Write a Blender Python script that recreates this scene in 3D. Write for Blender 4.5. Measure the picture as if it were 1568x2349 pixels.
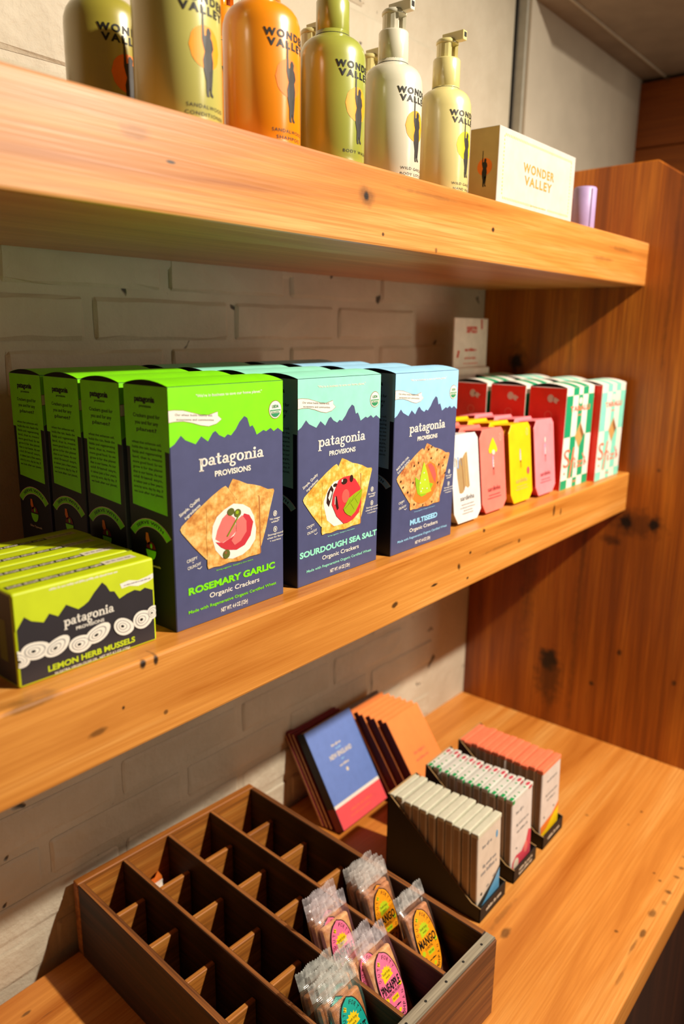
import bpy, bmesh, math, random
from mathutils import Matrix, Vector
random.seed(7)
for o in list(bpy.data.objects): bpy.data.objects.remove(o)
SC = bpy.context.scene
COL = SC.collection
PI = math.pi

# ------------------------------------------------------------------ camera, world, lights
S = 0.378
CAM_LOC = Vector((0.0, -S, 0.2065))
YAW, PITCH, ROLL, FPX = 0.68771, 0.23928, 0.01365, 1726.75
d = Vector((math.cos(PITCH)*math.cos(YAW), math.cos(PITCH)*math.sin(YAW), -math.sin(PITCH)))
r = d.cross(Vector((0, 0, 1))).normalized(); u = r.cross(d)
r2 = math.cos(ROLL)*r + math.sin(ROLL)*u; u2 = -math.sin(ROLL)*r + math.cos(ROLL)*u
cd = bpy.data.cameras.new('camera'); cam = bpy.data.objects.new('camera', cd); COL.objects.link(cam)
cam.matrix_world = Matrix(((r2.x, u2.x, -d.x, CAM_LOC.x), (r2.y, u2.y, -d.y, CAM_LOC.y), (r2.z, u2.z, -d.z, CAM_LOC.z), (0, 0, 0, 1)))
cd.sensor_fit = 'VERTICAL'; cd.sensor_height = 36; cd.lens = FPX/2349*36
cd.clip_start = .02; cd.clip_end = 50
cd.dof.use_dof = True; cd.dof.focus_distance = .62; cd.dof.aperture_fstop = 5.0
SC.camera = cam

W = bpy.data.worlds.new('world'); SC.world = W; W.use_nodes = True
W.node_tree.nodes['Background'].inputs[0].default_value = (1, .77, .45, 1)
W.node_tree.nodes['Background'].inputs[1].default_value = .05

def lamp(name, typ, loc, target, energy, color, **k):
    l = bpy.data.lights.new(name, typ); o = bpy.data.objects.new(name, l); COL.objects.link(o)
    o.location = loc; o.rotation_euler = (Vector(target)-Vector(loc)).to_track_quat('-Z', 'Y').to_euler()
    l.energy = energy; l.color = color
    for a, b in k.items(): setattr(l, a, b)
    return o
lamp('track_spotlight', 'SPOT', (.88, -.86, .93), (.62, .0, -.55), 132, (1, .89, .74), spot_size=math.radians(128), spot_blend=1.0, shadow_soft_size=.022)
lamp('added_streak_light', 'AREA', (1.75, -3.0, .35), (.5, .1, .25), 22, (1, .86, .68), shape='RECTANGLE', size=.45, size_y=2.2)  # unseen area light, added for streaks on the bottles and some fill
SC.view_settings.view_transform = 'Standard'; SC.view_settings.look = 'None'
SC.view_settings.exposure = 0.14; SC.view_settings.gamma = 1.0
SC.view_settings.use_curve_mapping = False

# ------------------------------------------------------------------ helpers
def lin(h):
    if isinstance(h, str):
        h = h.lstrip('#'); c = [int(h[i:i+2], 16)/255 for i in (0, 2, 4)]
        return tuple(x/12.92 if x <= .04045 else ((x+.055)/1.055)**2.4 for x in c)+(1,)
    return tuple(h)+(1,) if len(h) == 3 else tuple(h)
MATS = {}
class NT:
    def __init__(s, m):
        m.use_nodes = True; s.t = m.node_tree; s.b = s.t.nodes['Principled BSDF']
    def n(s, typ, **k):
        x = s.t.nodes.new(typ)
        for a, b in k.items(): setattr(x, a, b)
        return x
    def l(s, a, b): s.t.links.new(a, b)
    def math(s, op, a, b=None, clamp=False):
        x = s.n('ShaderNodeMath', operation=op, use_clamp=clamp)
        for i, v in enumerate((a, b)):
            if v is None: continue
            if isinstance(v, (int, float)): x.inputs[i].default_value = v
            else: s.l(v, x.inputs[i])
        return x.outputs[0]
    def mix(s, f, a, b, blend='MIX'):
        x = s.n('ShaderNodeMix', data_type='RGBA', blend_type=blend)
        for i, v in ((0, f), (6, a), (7, b)):
            if isinstance(v, (int, float)): x.inputs[i].default_value = v
            elif isinstance(v, tuple): x.inputs[i].default_value = v
            else: s.l(v, x.inputs[i])
        return x.outputs[2]
    def ramp(s, f, stops, interp='LINEAR'):
        x = s.n('ShaderNodeValToRGB'); x.color_ramp.interpolation = interp
        e = x.color_ramp.elements
        while len(e) < len(stops): e.new(.5)
        for k, (p, c) in zip(e, stops): k.position = p; k.color = c if isinstance(c, tuple) else (c, c, c, 1)
        s.l(f, x.inputs[0]); return x.outputs[0]
    def coord(s, scale, loc=(0, 0, 0), kind='Object'):
        t = s.n('ShaderNodeTexCoord'); m = s.n('ShaderNodeMapping')
        m.inputs['Scale'].default_value = scale; m.inputs['Location'].default_value = loc
        s.l(t.outputs[kind], m.inputs[0]); return m.outputs[0]
    def noise(s, vec, scale=1, detail=4, rough=.55, dist=0):
        x = s.n('ShaderNodeTexNoise'); x.inputs['Scale'].default_value = scale; x.inputs['Detail'].default_value = detail
        x.inputs['Roughness'].default_value = rough; x.inputs['Distortion'].default_value = dist
        s.l(vec, x.inputs['Vector']); return x.outputs[0]
    def bump(s, h, strength, dist=.001):
        x = s.n('ShaderNodeBump'); x.inputs['Strength'].default_value = strength; x.inputs['Distance'].default_value = dist
        s.l(h, x.inputs['Height']); s.l(x.outputs[0], s.b.inputs['Normal'])

def plain(name, color, rough=.55, spec=.5, var=.06, scale=60, bump=0.0, metal=0.0):
    """a procedural paint / paper / plastic: base colour with a little mottling and fine relief"""
    if name in MATS: return MATS[name]
    m = bpy.data.materials.new(name); MATS[name] = m; t = NT(m)
    c = lin(color)
    f = t.noise(t.coord((1, 1, 1)), scale, 3)
    dk = tuple(x*(1-var*1.6) for x in c[:3])+(1,); lt = tuple(min(1, x*(1+var)) for x in c[:3])+(1,)
    t.l(t.ramp(f, [(.3, dk), (.7, lt)]), t.b.inputs['Base Color'])
    t.b.inputs['Roughness'].default_value = rough; t.b.inputs['Specular IOR Level'].default_value = spec
    t.b.inputs['Metallic'].default_value = metal
    if bump:
        t.bump(t.noise(t.coord((1, 1, 1)), scale*4, 4), bump, .0006)
    return m

def wood(name, c_dark, c_mid, c_light, grain=0, knots=(), rough=.42, seed=0., across=16, spec=.5, blotch=.5, coarse=1.0, coat=0.0):
    """wood with grain along an axis; knots / holes / dents: (centre xyz, radii xyz, depth 0..1)"""
    m = bpy.data.materials.new(name); MATS[name] = m; t = NT(m)
    sc = [across*coarse]*3; sc[grain] = .9*coarse
    v = t.coord(tuple(sc), (seed, seed*1.3, seed*.7))
    broad = t.noise(v, 1.0, 6, .6, 1.2)
    sf = [430]*3; sf[grain] = 7
    fine = t.noise(t.coord(tuple(sf), (seed, 0, 0)), 1.0, 3, .6, .3)
    bl = t.noise(t.coord((3.2, 3.2, 3.2), (seed*2, 0, seed)), 1.0, 3, .5, .4)
    base = t.ramp(broad, [(.30, lin(c_dark)), (.48, lin(c_mid)), (.70, lin(c_light))])
    base = t.mix(t.ramp(fine, [(.36, .75), (.58, 0.0)]), base, t.mix(.5, lin(c_dark), lin(c_mid)))
    base = t.mix(t.math('MULTIPLY', t.ramp(bl, [(.45, 0.), (.7, 1.)]), blotch), base, t.mix(.35, base, lin(c_dark)))
    wob = t.noise(t.coord((90, 90, 90)), 1, 2)
    tc = t.n('ShaderNodeTexCoord')
    for (c, rad, dep) in knots:
        sub = t.n('ShaderNodeVectorMath', operation='SUBTRACT'); t.l(tc.outputs['Object'], sub.inputs[0]); sub.inputs[1].default_value = c
        dv = t.n('ShaderNodeVectorMath', operation='DIVIDE'); t.l(sub.outputs[0], dv.inputs[0]); dv.inputs[1].default_value = rad
        ln = t.n('ShaderNodeVectorMath', operation='LENGTH'); t.l(dv.outputs[0], ln.inputs[0])
        q = t.math('ADD', ln.outputs['Value'], t.math('MULTIPLY', t.math('SUBTRACT', wob, .5), 1.1))
        base = t.mix(t.math('MULTIPLY', t.ramp(q, [(.45, 1.), (1.0, 0.)]), dep), base, lin('#140a06'))
    t.l(base, t.b.inputs['Base Color'])
    t.b.inputs['Roughness'].default_value = rough; t.b.inputs['Specular IOR Level'].default_value = spec
    t.b.inputs['Coat Weight'].default_value = coat; t.b.inputs['Coat Roughness'].default_value = .35
    t.bump(t.math('ADD', fine, t.math('MULTIPLY', broad, .6)), .25, .0008)
    return m

def obj(name, me, mats, parent=None, loc=(0, 0, 0), rot=(0, 0, 0)):
    for m in (mats if isinstance(mats, (list, tuple)) else [mats]): me.materials.append(m)
    o = bpy.data.objects.new(name, me); COL.objects.link(o)
    o.location = loc; o.rotation_euler = rot
    if parent: o.parent = parent
    return o
def tag(o, label, cat, group=None):
    o['label'] = label; o['category'] = cat
    if group: o['group'] = group
    return o
def struct(o): o['kind'] = 'structure'; return o
def thing(name, label, cat, loc=(0, 0, 0), rot=(0, 0, 0), group=None):
    o = bpy.data.objects.new(name, None); COL.objects.link(o); o.empty_display_size = .02
    o.location = loc; o.rotation_euler = rot
    return tag(o, label, cat, group)
def kids(o): return [c for c in bpy.data.objects if c.parent is o]
CHILD = {}
def dup(root, label, loc, rot=None, skip=()):
    c = root.copy(); COL.objects.link(c); c.location = loc
    if rot is not None: c.rotation_euler = rot
    c['label'] = label
    def rec(src, dst):
        for k in kids(src):
            if k.name.split('.')[0] in skip: continue
            n = k.copy(); COL.objects.link(n); n.parent = dst; rec(k, n)
    rec(root, c)
    return c
ORD = ['front', 'second', 'third', 'fourth', 'fifth', 'sixth', 'seventh', 'eighth', 'ninth', 'tenth', 'eleventh', 'twelfth']

class MB:
    def __init__(s): s.v = []; s.f = []; s.m = []; s.smooth = []
    def face(s, pts, mi=0, sm=False):
        i = len(s.v); s.v += [tuple(p) for p in pts]; s.f.append(tuple(range(i, i+len(pts)))); s.m.append(mi); s.smooth.append(sm)
    def box(s, x0, x1, y0, y1, z0, z1, mi=0, mis=None):
        c = [(x0, y0, z0), (x1, y0, z0), (x1, y1, z0), (x0, y1, z0), (x0, y0, z1), (x1, y0, z1), (x1, y1, z1), (x0, y1, z1)]
        i = len(s.v); s.v += c
        for k, q in enumerate(((0, 3, 2, 1), (4, 5, 6, 7), (0, 1, 5, 4), (1, 2, 6, 5), (2, 3, 7, 6), (3, 0, 4, 7))):   # bottom top front right back left
            s.f.append(tuple(i+j for j in q)); s.m.append(mis[k] if mis else mi); s.smooth.append(False)
        return s
    def prism(s, poly, a0, a1, axis, mi=0):
        """polygon extruded along axis 'x','y' or 'z'; poly holds the two other coordinates in xyz order"""
        def P(p, a): return {'x': (a, p[0], p[1]), 'y': (p[0], a, p[1]), 'z': (p[0], p[1], a)}[axis]
        n = len(poly); i = len(s.v)
        s.v += [P(p, a0) for p in poly]+[P(p, a1) for p in poly]
        s.f.append(tuple(i+k for k in range(n))[::-1]); s.f.append(tuple(i+n+k for k in range(n)))
        s.m += [mi, mi]; s.smooth += [False, False]
        for k in range(n):
            s.f.append((i+k, i+(k+1) % n, i+n+(k+1) % n, i+n+k)); s.m.append(mi); s.smooth.append(False)
        return s
    def lathe(s, prof, n=40, mi=0, cx=0, cy=0):
        i = len(s.v)
        for (rr, z) in prof:
            for k in range(n):
                a = 2*PI*k/n; s.v.append((cx+rr*math.cos(a), cy+rr*math.sin(a), z))
        for j in range(len(prof)-1):
            for k in range(n):
                s.f.append((i+j*n+k, i+j*n+(k+1) % n, i+(j+1)*n+(k+1) % n, i+(j+1)*n+k)); s.m.append(mi); s.smooth.append(True)
        s.f.append(tuple(i+k for k in range(n))[::-1]); s.m.append(mi); s.smooth.append(False)
        j = len(prof)-1; s.f.append(tuple(i+j*n+k for k in range(n))); s.m.append(mi); s.smooth.append(False)
        return s
    def mesh(s, name, bevel=0, segs=1, fix=True):
        me = bpy.data.meshes.new(name); me.from_pydata(s.v, [], s.f)
        for p, mi, sm in zip(me.polygons, s.m, s.smooth): p.material_index = mi; p.use_smooth = sm
        if fix or bevel:
            bm = bmesh.new(); bm.from_mesh(me)
            if fix: bmesh.ops.remove_doubles(bm, verts=bm.verts, dist=1e-6); bmesh.ops.recalc_face_normals(bm, faces=bm.faces)
            if bevel:
                es = [e for e in bm.edges if len(e.link_faces) == 2 and e.calc_face_angle(0) > .5]
                bmesh.ops.bevel(bm, geom=es, offset=bevel, segments=segs, profile=.5, affect='EDGES', clamp_overlap=True)
            bm.to_mesh(me); bm.free()
        return me
    def build(s, name, mats, parent=None, loc=(0, 0, 0), rot=(0, 0, 0), bevel=0, segs=1, fix=True):
        return obj(name, s.mesh(name, bevel, segs, fix), mats, parent, loc, rot)

# ---- flat print: 2-D shapes on a surface, stacked in thin layers of ink
TXT = {}
def text2d(txt, bold=0., shear=0., space=1.):
    k = (txt, bold, shear, space)
    if k not in TXT:
        c = bpy.data.curves.new('t', 'FONT'); c.body = txt; c.offset = bold; c.shear = shear; c.space_character = space
        c.resolution_u = 3; c.fill_mode = 'FRONT'
        o = bpy.data.objects.new('t', c); COL.objects.link(o)
        dg = bpy.context.evaluated_depsgraph_get(); me = bpy.data.meshes.new_from_object(o.evaluated_get(dg))
        vs = [(v.co.x, v.co.y) for v in me.vertices]; fs = [tuple(p.vertices) for p in me.polygons]
        bpy.data.objects.remove(o); bpy.data.meshes.remove(me); bpy.data.curves.remove(c)
        TXT[k] = (vs, fs)
    return TXT[k]
def ell(cx, cy, rx, ry, n=24, a0=0, a1=2*PI):
    full = abs(a1-a0-2*PI) < 1e-6
    return [(cx+rx*math.cos(a0+(a1-a0)*k/(n if full else n-1)), cy+ry*math.sin(a0+(a1-a0)*k/(n if full else n-1))) for k in range(n)]
def rrect(x0, x1, y0, y1, rr, n=4):
    P = []
    for cx, cy, a in ((x1-rr, y1-rr, 0), (x0+rr, y1-rr, PI/2), (x0+rr, y0+rr, PI), (x1-rr, y0+rr, 1.5*PI)):
        P += [(cx+rr*math.cos(a+PI/2*k/n), cy+rr*math.sin(a+PI/2*k/n)) for k in range(n+1)]
    return P
class Print:
    EPS = .00009
    def __init__(s, fn, k=1.0):
        s.fn = fn; s.k = k; s.layer = 1; s.mb = MB(); s.mats = []
    def mi(s, m):
        if m not in s.mats: s.mats.append(m)
        return s.mats.index(m)
    def up(s, n=1): s.layer += n; return s
    def poly(s, pts, m):
        s.mb.face([s.fn(a*s.k, b*s.k, s.layer*s.EPS) for a, b in pts], s.mi(m)); return s
    def strip(s, A, B, m):
        for j in range(len(A)-1): s.poly([A[j], A[j+1], B[j+1], B[j]], m)
        return s
    def ring(s, cx, cy, rx, ry, ix, iy, m, n=20, a0=0, a1=2*PI):
        A = [(cx+rx*math.cos(a0+(a1-a0)*k/n), cy+ry*math.sin(a0+(a1-a0)*k/n)) for k in range(n+1)]
        B = [(cx+ix*math.cos(a0+(a1-a0)*k/n), cy+iy*math.sin(a0+(a1-a0)*k/n)) for k in range(n+1)]
        return s.strip(A, B, m)
    def rect(s, x0, x1, y0, y1, m): return s.poly([(x0, y0), (x1, y0), (x1, y1), (x0, y1)], m)
    def line(s, a, b, w, m):
        dx, dy = b[0]-a[0], b[1]-a[1]; L = math.hypot(dx, dy) or 1; nx, ny = -dy/L*w/2, dx/L*w/2
        return s.poly([(a[0]+nx, a[1]+ny), (a[0]-nx, a[1]-ny), (b[0]-nx, b[1]-ny), (b[0]+nx, b[1]+ny)], m)
    def text(s, txt, x0, x1, yb, cap, m, bold=0., shear=0., space=1., rot=0., bend=None):
        """fit between x0 and x1 on baseline yb with capital height cap"""
        vs, fs = text2d(txt, bold, shear, space); xs = [v[0] for v in vs]
        hx, hf = text2d('H', 0.); ch = max(v[1] for v in hx)
        a = min(xs); sx = (x1-x0)/((max(xs)-a) or 1); sy = cap/ch; ca, sa = math.cos(rot), math.sin(rot)
        mi = s.mi(m); i = len(s.mb.v); cx = (x0+x1)/2
        for (x, y) in vs:
            X = (x-a)*sx+x0-cx; Y = y*sy
            if bend:
                R = bend; an = X/R; X, Y = (R+Y)*math.sin(an), (R+Y)*math.cos(an)-R
            X, Y = X*ca-Y*sa, X*sa+Y*ca
            s.mb.v.append(tuple(s.fn((X+cx)*s.k, (Y+yb)*s.k, s.layer*s.EPS)))
        for f in fs: s.mb.f.append(tuple(i+j for j in f)); s.mb.m.append(mi); s.mb.smooth.append(False)
        return s
    def arc_text(s, txt, cx, cy, rx, ry, a0, a1, cap, m, bold=0., flip=False):
        """letters set one by one along an ellipse"""
        n = len(txt)
        for k, ch in enumerate(txt):
            if ch == ' ': continue
            a = a0+(a1-a0)*(k+.5)/n; x, y = cx+rx*math.cos(a), cy+ry*math.sin(a)
            tx, ty = -rx*math.sin(a), ry*math.cos(a)
            if a1 < a0: tx, ty = -tx, -ty
            ro = math.atan2(ty, tx); w = cap*(.75 if ch not in 'IMW' else (.22 if ch == 'I' else .95))
            oy = -cap/2
            s.text(ch, x+math.sin(ro)*cap/2-w/2, x+math.sin(ro)*cap/2+w/2, y-math.cos(ro)*cap/2, cap, m, bold, rot=ro)
        return s
    def greek(s, x0, x1, y, h, m, seed=0, rot=0.):
        """lettering too small to read in the photograph: uneven letter strokes in word groups"""
        R = random.Random(seed); x = x0; cx, cy = (x0+x1)/2, y; ca, sa = math.cos(rot), math.sin(rot)
        while x < x1-h*.2:
            n = R.randint(3, 8)
            for _ in range(n):
                w = h*R.uniform(.28, .5)
                if x+w > x1: break
                y0 = -h*.5-(h*.25 if R.random() < .12 else 0); y1 = h*(.5 if R.random() < .35 else .22)
                q = [(x, y+y0), (x+w, y+y0), (x+w, y+y1), (x, y+y1)]
                s.poly([((a-cx)*ca-(b-cy)*sa+cx, (a-cx)*sa+(b-cy)*ca+cy) for a, b in q], m)
                x += w+h*.14
            x += h*.42
        return s
    def build(s, name, parent, loc=(0, 0, 0)):
        return obj(name, s.mb.mesh(name, fix=False), s.mats, parent, loc)
def slab_word(p, x0, x1, y, xh, m):
    """the slab-serif word 'patagonia' drawn letter by letter (x-height = 1 unit)"""
    wd = {'p': 1.1, 'a': .98, 't': .78, 'g': .92, 'o': 1.08, 'n': 1.16, 'i': .56}
    W_ = sum(wd[c] for c in 'patagonia'); k = (x1-x0)/W_; yy = xh
    X = x0
    def T(a, b): return (X+a*k, y+b*yy)
    def rc(a0, a1, b0, b1): p.poly([T(a0, b0), T(a1, b0), T(a1, b1), T(a0, b1)], m)
    def rg(cx, cy, rx, ry, ix, iy, a0=0., a1=2*PI):
        c = T(cx, cy); p.ring(c[0], c[1], rx*k, ry*yy, ix*k, iy*yy, m, 14, a0, a1)
    for c in 'patagonia':
        if c == 'p':
            rc(.12, .38, -.6, .98); rc(-.02, .54, -.6, -.46); rc(-.02, .2, .86, 1.0); rg(.62, .49, .44, .53, .19, .35)
        elif c == 'a':
            rg(.37, .29, .36, .31, .13, .15); rc(.56, .82, .08, .72); rg(.46, .66, .36, .36, .11, .22, 0, PI*.95); rc(.6, .98, 0, .15)
        elif c == 't':
            rc(.2, .46, .2, 1.36); rc(.0, .7, .86, 1.0); rg(.47, .24, .27, .25, .01, .09, PI, 2*PI*.98)
        elif c == 'g':
            rg(.4, .66, .38, .36, .14, .2); rg(.4, -.26, .42, .32, .2, .16); rc(.1, .32, -.1, .36); rc(.62, .94, .86, 1.04)
        elif c == 'o': rg(.52, .5, .5, .54, .22, .37)
        elif c == 'n':
            rc(.12, .38, .05, .98); rc(-.02, .2, .86, 1.0); rc(-.02, .52, 0, .14); rg(.58, .58, .42, .44, .16, .26, 0, PI); rc(.74, 1.0, .05, .6); rc(.62, 1.14, 0, .14)
        elif c == 'i':
            rc(.14, .4, .05, .98); rc(-.0, .22, .86, 1.0); rc(-.0, .54, 0, .14); q = T(.26, 1.3); p.poly(ell(q[0], q[1], .18*k, .18*yy, 12), m)
        X += wd[c]*k
def front_map(x0, y0, z0): return lambda a, b, e: (x0+a, y0-e, z0+b)          # print on a face looking to -y
def left_map(x0, y0, z0): return lambda a, b, e: (x0-e, y0-a, z0+b)           # face looking to -x, a runs from back to front
def top_map(x0, y0, z0): return lambda a, b, e: (x0+a, y0+b, z0+e)
def cyl_map(R, z0): return lambda a, b, e: ((R+e+.00005)*math.sin(a/R), -(R+e+.00005)*math.cos(a/R), z0+b)

# ------------------------------------------------------------------ measured dimensions (metres)
XP, YW, ZC = 1.1459, .2608, -.4521            # side panel, wall at the panel, counter top
ZU1, ZU0, YU = .3295, .2708, .0058            # upper shelf top, bottom, front
ZM0 = -.0591                                   # lower shelf bottom (its top is z = 0, front y = 0)
WROT = -math.radians(.945)
def wall_y(x): return YW+(XP-x)*math.tan(-WROT)

# ------------------------------------------------------------------ the setting
paint = bpy.data.materials.new('painted_masonry'); t = NT(paint)
v = t.coord((1, 1, 1))
n1 = t.noise(v, 9, 5, .6); n2 = t.noise(v, 70, 5, .65); n3 = t.noise(v, 33, 2, .5, .6)
basec = t.ramp(n1, [(.3, lin('#bdb199')), (.7, lin('#d2c8b2'))])
pit = t.math('MULTIPLY', t.ramp(n3, [(.265, 1.), (.30, 0.)]), .9)
basec = t.mix(pit, basec, lin('#1d1a17'))
t.l(basec, t.b.inputs['Base Color']); t.b.inputs['Roughness'].default_value = .62
t.bump(t.math('SUBTRACT', t.math('ADD', t.math('MULTIPLY', n1, 1.5), n2), t.math('MULTIPLY', pit, 1.5)), .55, .003)
mortar = paint.copy(); mortar.name = 'painted_mortar'
plaster = plain('painted_plaster', '#c3b8a4', .6, .4, .05, 14, .3)
soffit_m = plain('soffit_board', '#a2937f', .7, .3, .07, 20, .2)
trim_m = plain('grey_trim_paint', '#a7a394', .5)
dark_gap = plain('dark_gap', '#16140f', .8)

wall = struct(MB().box(-2.2, .62, 0, .1, -1.35, 1.5).build('wall_back', [mortar], loc=(XP, YW+.0035, 0), rot=(0, 0, WROT)))
def brick_mesh(L, H, seed, dep=.0026):
    R = random.Random(seed); mb = MB(); nx, nz = 6, 2
    G = {}
    for i in range(nx+3):
        for j in range(nz+3):
            fx = min(max((i-1)/nx, 0), 1); fz = min(max((j-1)/nz, 0), 1)
            edge = i in (0, nx+2) or j in (0, nz+2)
            ins = .0036+R.uniform(-.0012, .0012)
            x = (fx-.5)*(L-2*ins)+(-ins if i == 0 else ins if i == nx+2 else 0)
            z = (fz-.5)*(H-2*ins)+(-ins if j == 0 else ins if j == nz+2 else 0)
            corner = (i in (0, nx+2)) and (j in (0, nz+2))
            if corner: x *= .985; z *= .95
            y = 0 if edge else -dep+R.uniform(-.0007, .0007)
            G[i, j] = (x+R.uniform(-.0005, .0005), y, z+R.uniform(-.0006, .0006))
    for i in range(nx+2):
        for j in range(nz+2):
            mb.face([G[i, j], G[i+1, j], G[i+1, j+1], G[i, j+1]], 0, False)
    me = mb.mesh('brick'); me.materials.append(paint); return me
BR = [brick_mesh(.1675, .0405, s) for s in range(4)]
BRL = [brick_mesh(.1675, .0405, 40+s, .0011) for s in range(4)]
BLK = [brick_mesh(.395, .156, 20+s, .0022) for s in range(3)]
def put(me, name, xl, z):
    o = bpy.data.objects.new(name, me); COL.objects.link(o); o.parent = wall; o.location = (xl, -.0004, z)
    if (int(xl*977)+int(z*613)) % 2: o.scale = (-1, 1, 1)
kk = 0
for row in range(-14, 3):
    zc_ = .21235+.0493*row
    if not ((.13 < zc_ < .29) or (ZC < zc_ < -.10)): continue
    off = .5 if row % 2 else 0.
    for c in range(-6, 3):
        xw = .414+.178*(c+off)+.089
        xl = xw-XP
        if xw+.084 > XP+.05 or xw < .1: continue
        put((BR if zc_ > 0 else BRL)[kk % 4], 'brick', xl, zc_); kk += 1
for ri, z in enumerate((.3405, .5035, .6665)):
    for c in range(-2, 3):
        xw = .62+.405*c+(.19 if ri % 2 else 0.)
        if xw+.2 > 1.19: continue
        put(BLK[(ri+c) % 3], 'wall_block', xw-XP, z)
# smooth boxed-out wall to the right with its corner trim, soffit and far plank wall
struct(MB().box(1.199, 1.75, YW-.022, YW+.06, .30, .712).build('wall_right', [plaster], bevel=.001))
struct(MB().box(1.1935, 1.1990, YW-.016, YW+.02, .30, .72).build('trim_1', [trim_m], bevel=.0006))
struct(MB().box(1.1895, 1.1935, YW-.001, YW+.02, .30, .72).build('trim_2', [dark_gap]))
cl = struct(MB().box(1.206, 1.80, .05, YW+.05, .7062, .80).build('ceiling', [soffit_m], bevel=.002))
MB().prism([(.1915, .7028), (.1945, .7028), (.1945, .7063), (.1915, .7063)], 1.21, 1.79, 'x').build('caulk_seam', [plain('caulk', '#c9bda6', .6)], cl)
plank = wood('plank_wall_wood', '#7a3a08', '#a8560f', '#c06a1a', 1, [((0, -.12, .09), (.02, .004, .004), .8), ((0, -.05, .115), (.02, .007, .004), .5)], rough=.5, seed=3.1, across=22)
pw = struct(MB().box(0, .03, -.9, .09, -.95, .12).build('wall_far', [dark_gap], loc=(1.7035, .235, .58)))
for i, (a, b) in enumerate(((-.95, -.80), (-.80, -.65), (-.65, -.5), (-.5, -.35), (-.35, -.18), (-.18, -.0045), (-.0035, .12))):
    MB().box(-.012, .0, -.9, .09, a, b-.0012).build('plank', [plank], pw, bevel=.001)
struct(MB().box(-3, 3, -4, .4, -1.37, -1.35).build('floor', [plain('floor_concrete', '#6e5f50', .7, .3, .1, 5)]))

# shelves, counter and side panel
up_m = wood('upper_shelf_wood', '#9e5814', '#cc863a', '#e2aa66', 0,
            [((-0.2756, -.1325, 0), (0.0045, .02, 0.0012), 0.95), ((-0.0883, -.1325, 0.006), (0.004, .02, 0.0042), 0.97), ((-0.0883, -.1325, 0.006), (0.012, .02, 0.009), 0.45), ((0.1131, -.1325, 0.0018), (0.004, .02, 0.0026), 0.95), ((-0.0657, -.1325, -0.0198), (0.0022, .02, 0.002), 0.85), ((0.0135, -.1325, -0.0257), (0.003, .02, 0.003), 0.6), ((0.4, -.1325, -0.004), (0.04, .02, 0.003), 0.35), ((0.46, -.1325, 0.012), (0.05, .02, 0.003), 0.35), ((0, -.1325, 0.018), (0.06, .02, 0.002), 0.25), ((-0.3, -.1325, 0.012), (0.012, .02, 0.005), 0.3)], rough=.40, seed=1.7, across=20, blotch=.35, coat=.5)
us = tag(MB().box(-.72, .5659, -.1325, .1325, -.02935, .02935).build('shelf_board', [up_m], loc=(.58, YU+.1325, (ZU0+ZU1)/2), bevel=.0022, segs=2),
         'thick honey-stained upper shelf plank carrying the bottles', 'shelf')
mid_m = wood('lower_shelf_wood', '#aa6018', '#d89242', '#ecb66c', 0,
             [((-0.3173, -.1345, 0.026), (0.0028, .02, 0.0035), 0.97), ((-0.3076, -.1345, 0.0258), (0.0022, .02, 0.004), 0.95), ((-0.3523, -.1345, -0.0066), (0.0075, .02, 0.0028), 0.6), ((-0.3336, -.1345, 0.0024), (0.0016, .02, 0.0018), 0.95), ((-0.3017, -.1345, -0.0136), (0.0022, .02, 0.002), 0.7), ((0.0252, -.1345, -0.0098), (0.008, .02, 0.0016), 0.92), ((0.0717, -.1345, -0.0018), (0.004, .02, 0.0048), 0.85), ((0.0937, -.1345, 0.0082), (0.003, .02, 0.002), 0.85), ((0.0911, -.1345, -0.019), (0.004, .02, 0.002), 0.9), ((0.1212, -.1345, 0.027), (0.004, .02, 0.003), 0.85), ((-0.0411, -.1345, -0.012), (0.006, .02, 0.0035), 0.85), ((0.2988, -.1345, 0.018), (0.004, .02, 0.009), 0.8), ((0.2069, -.1345, -0.0023), (0.004, .02, 0.003), 0.7), ((0.32, -.1345, 0.012), (0.003, .02, 0.006), 0.7), ((-0.3927, -.1345, 0.028), (0.02, .02, 0.003), 0.5), ((0.16, -.1345, 0), (0.05, .02, 0.002), 0.3)],
             rough=.36, seed=5.2, across=22, blotch=.35)
ms = tag(MB().box(-.72, .5659, -.1345, .1345, -.02955, .02955).build('shelf_board', [mid_m], loc=(.58, .1345, ZM0/2), bevel=.0022, segs=2),
         'thick honey-stained middle shelf plank carrying the cracker boxes', 'shelf')
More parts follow.
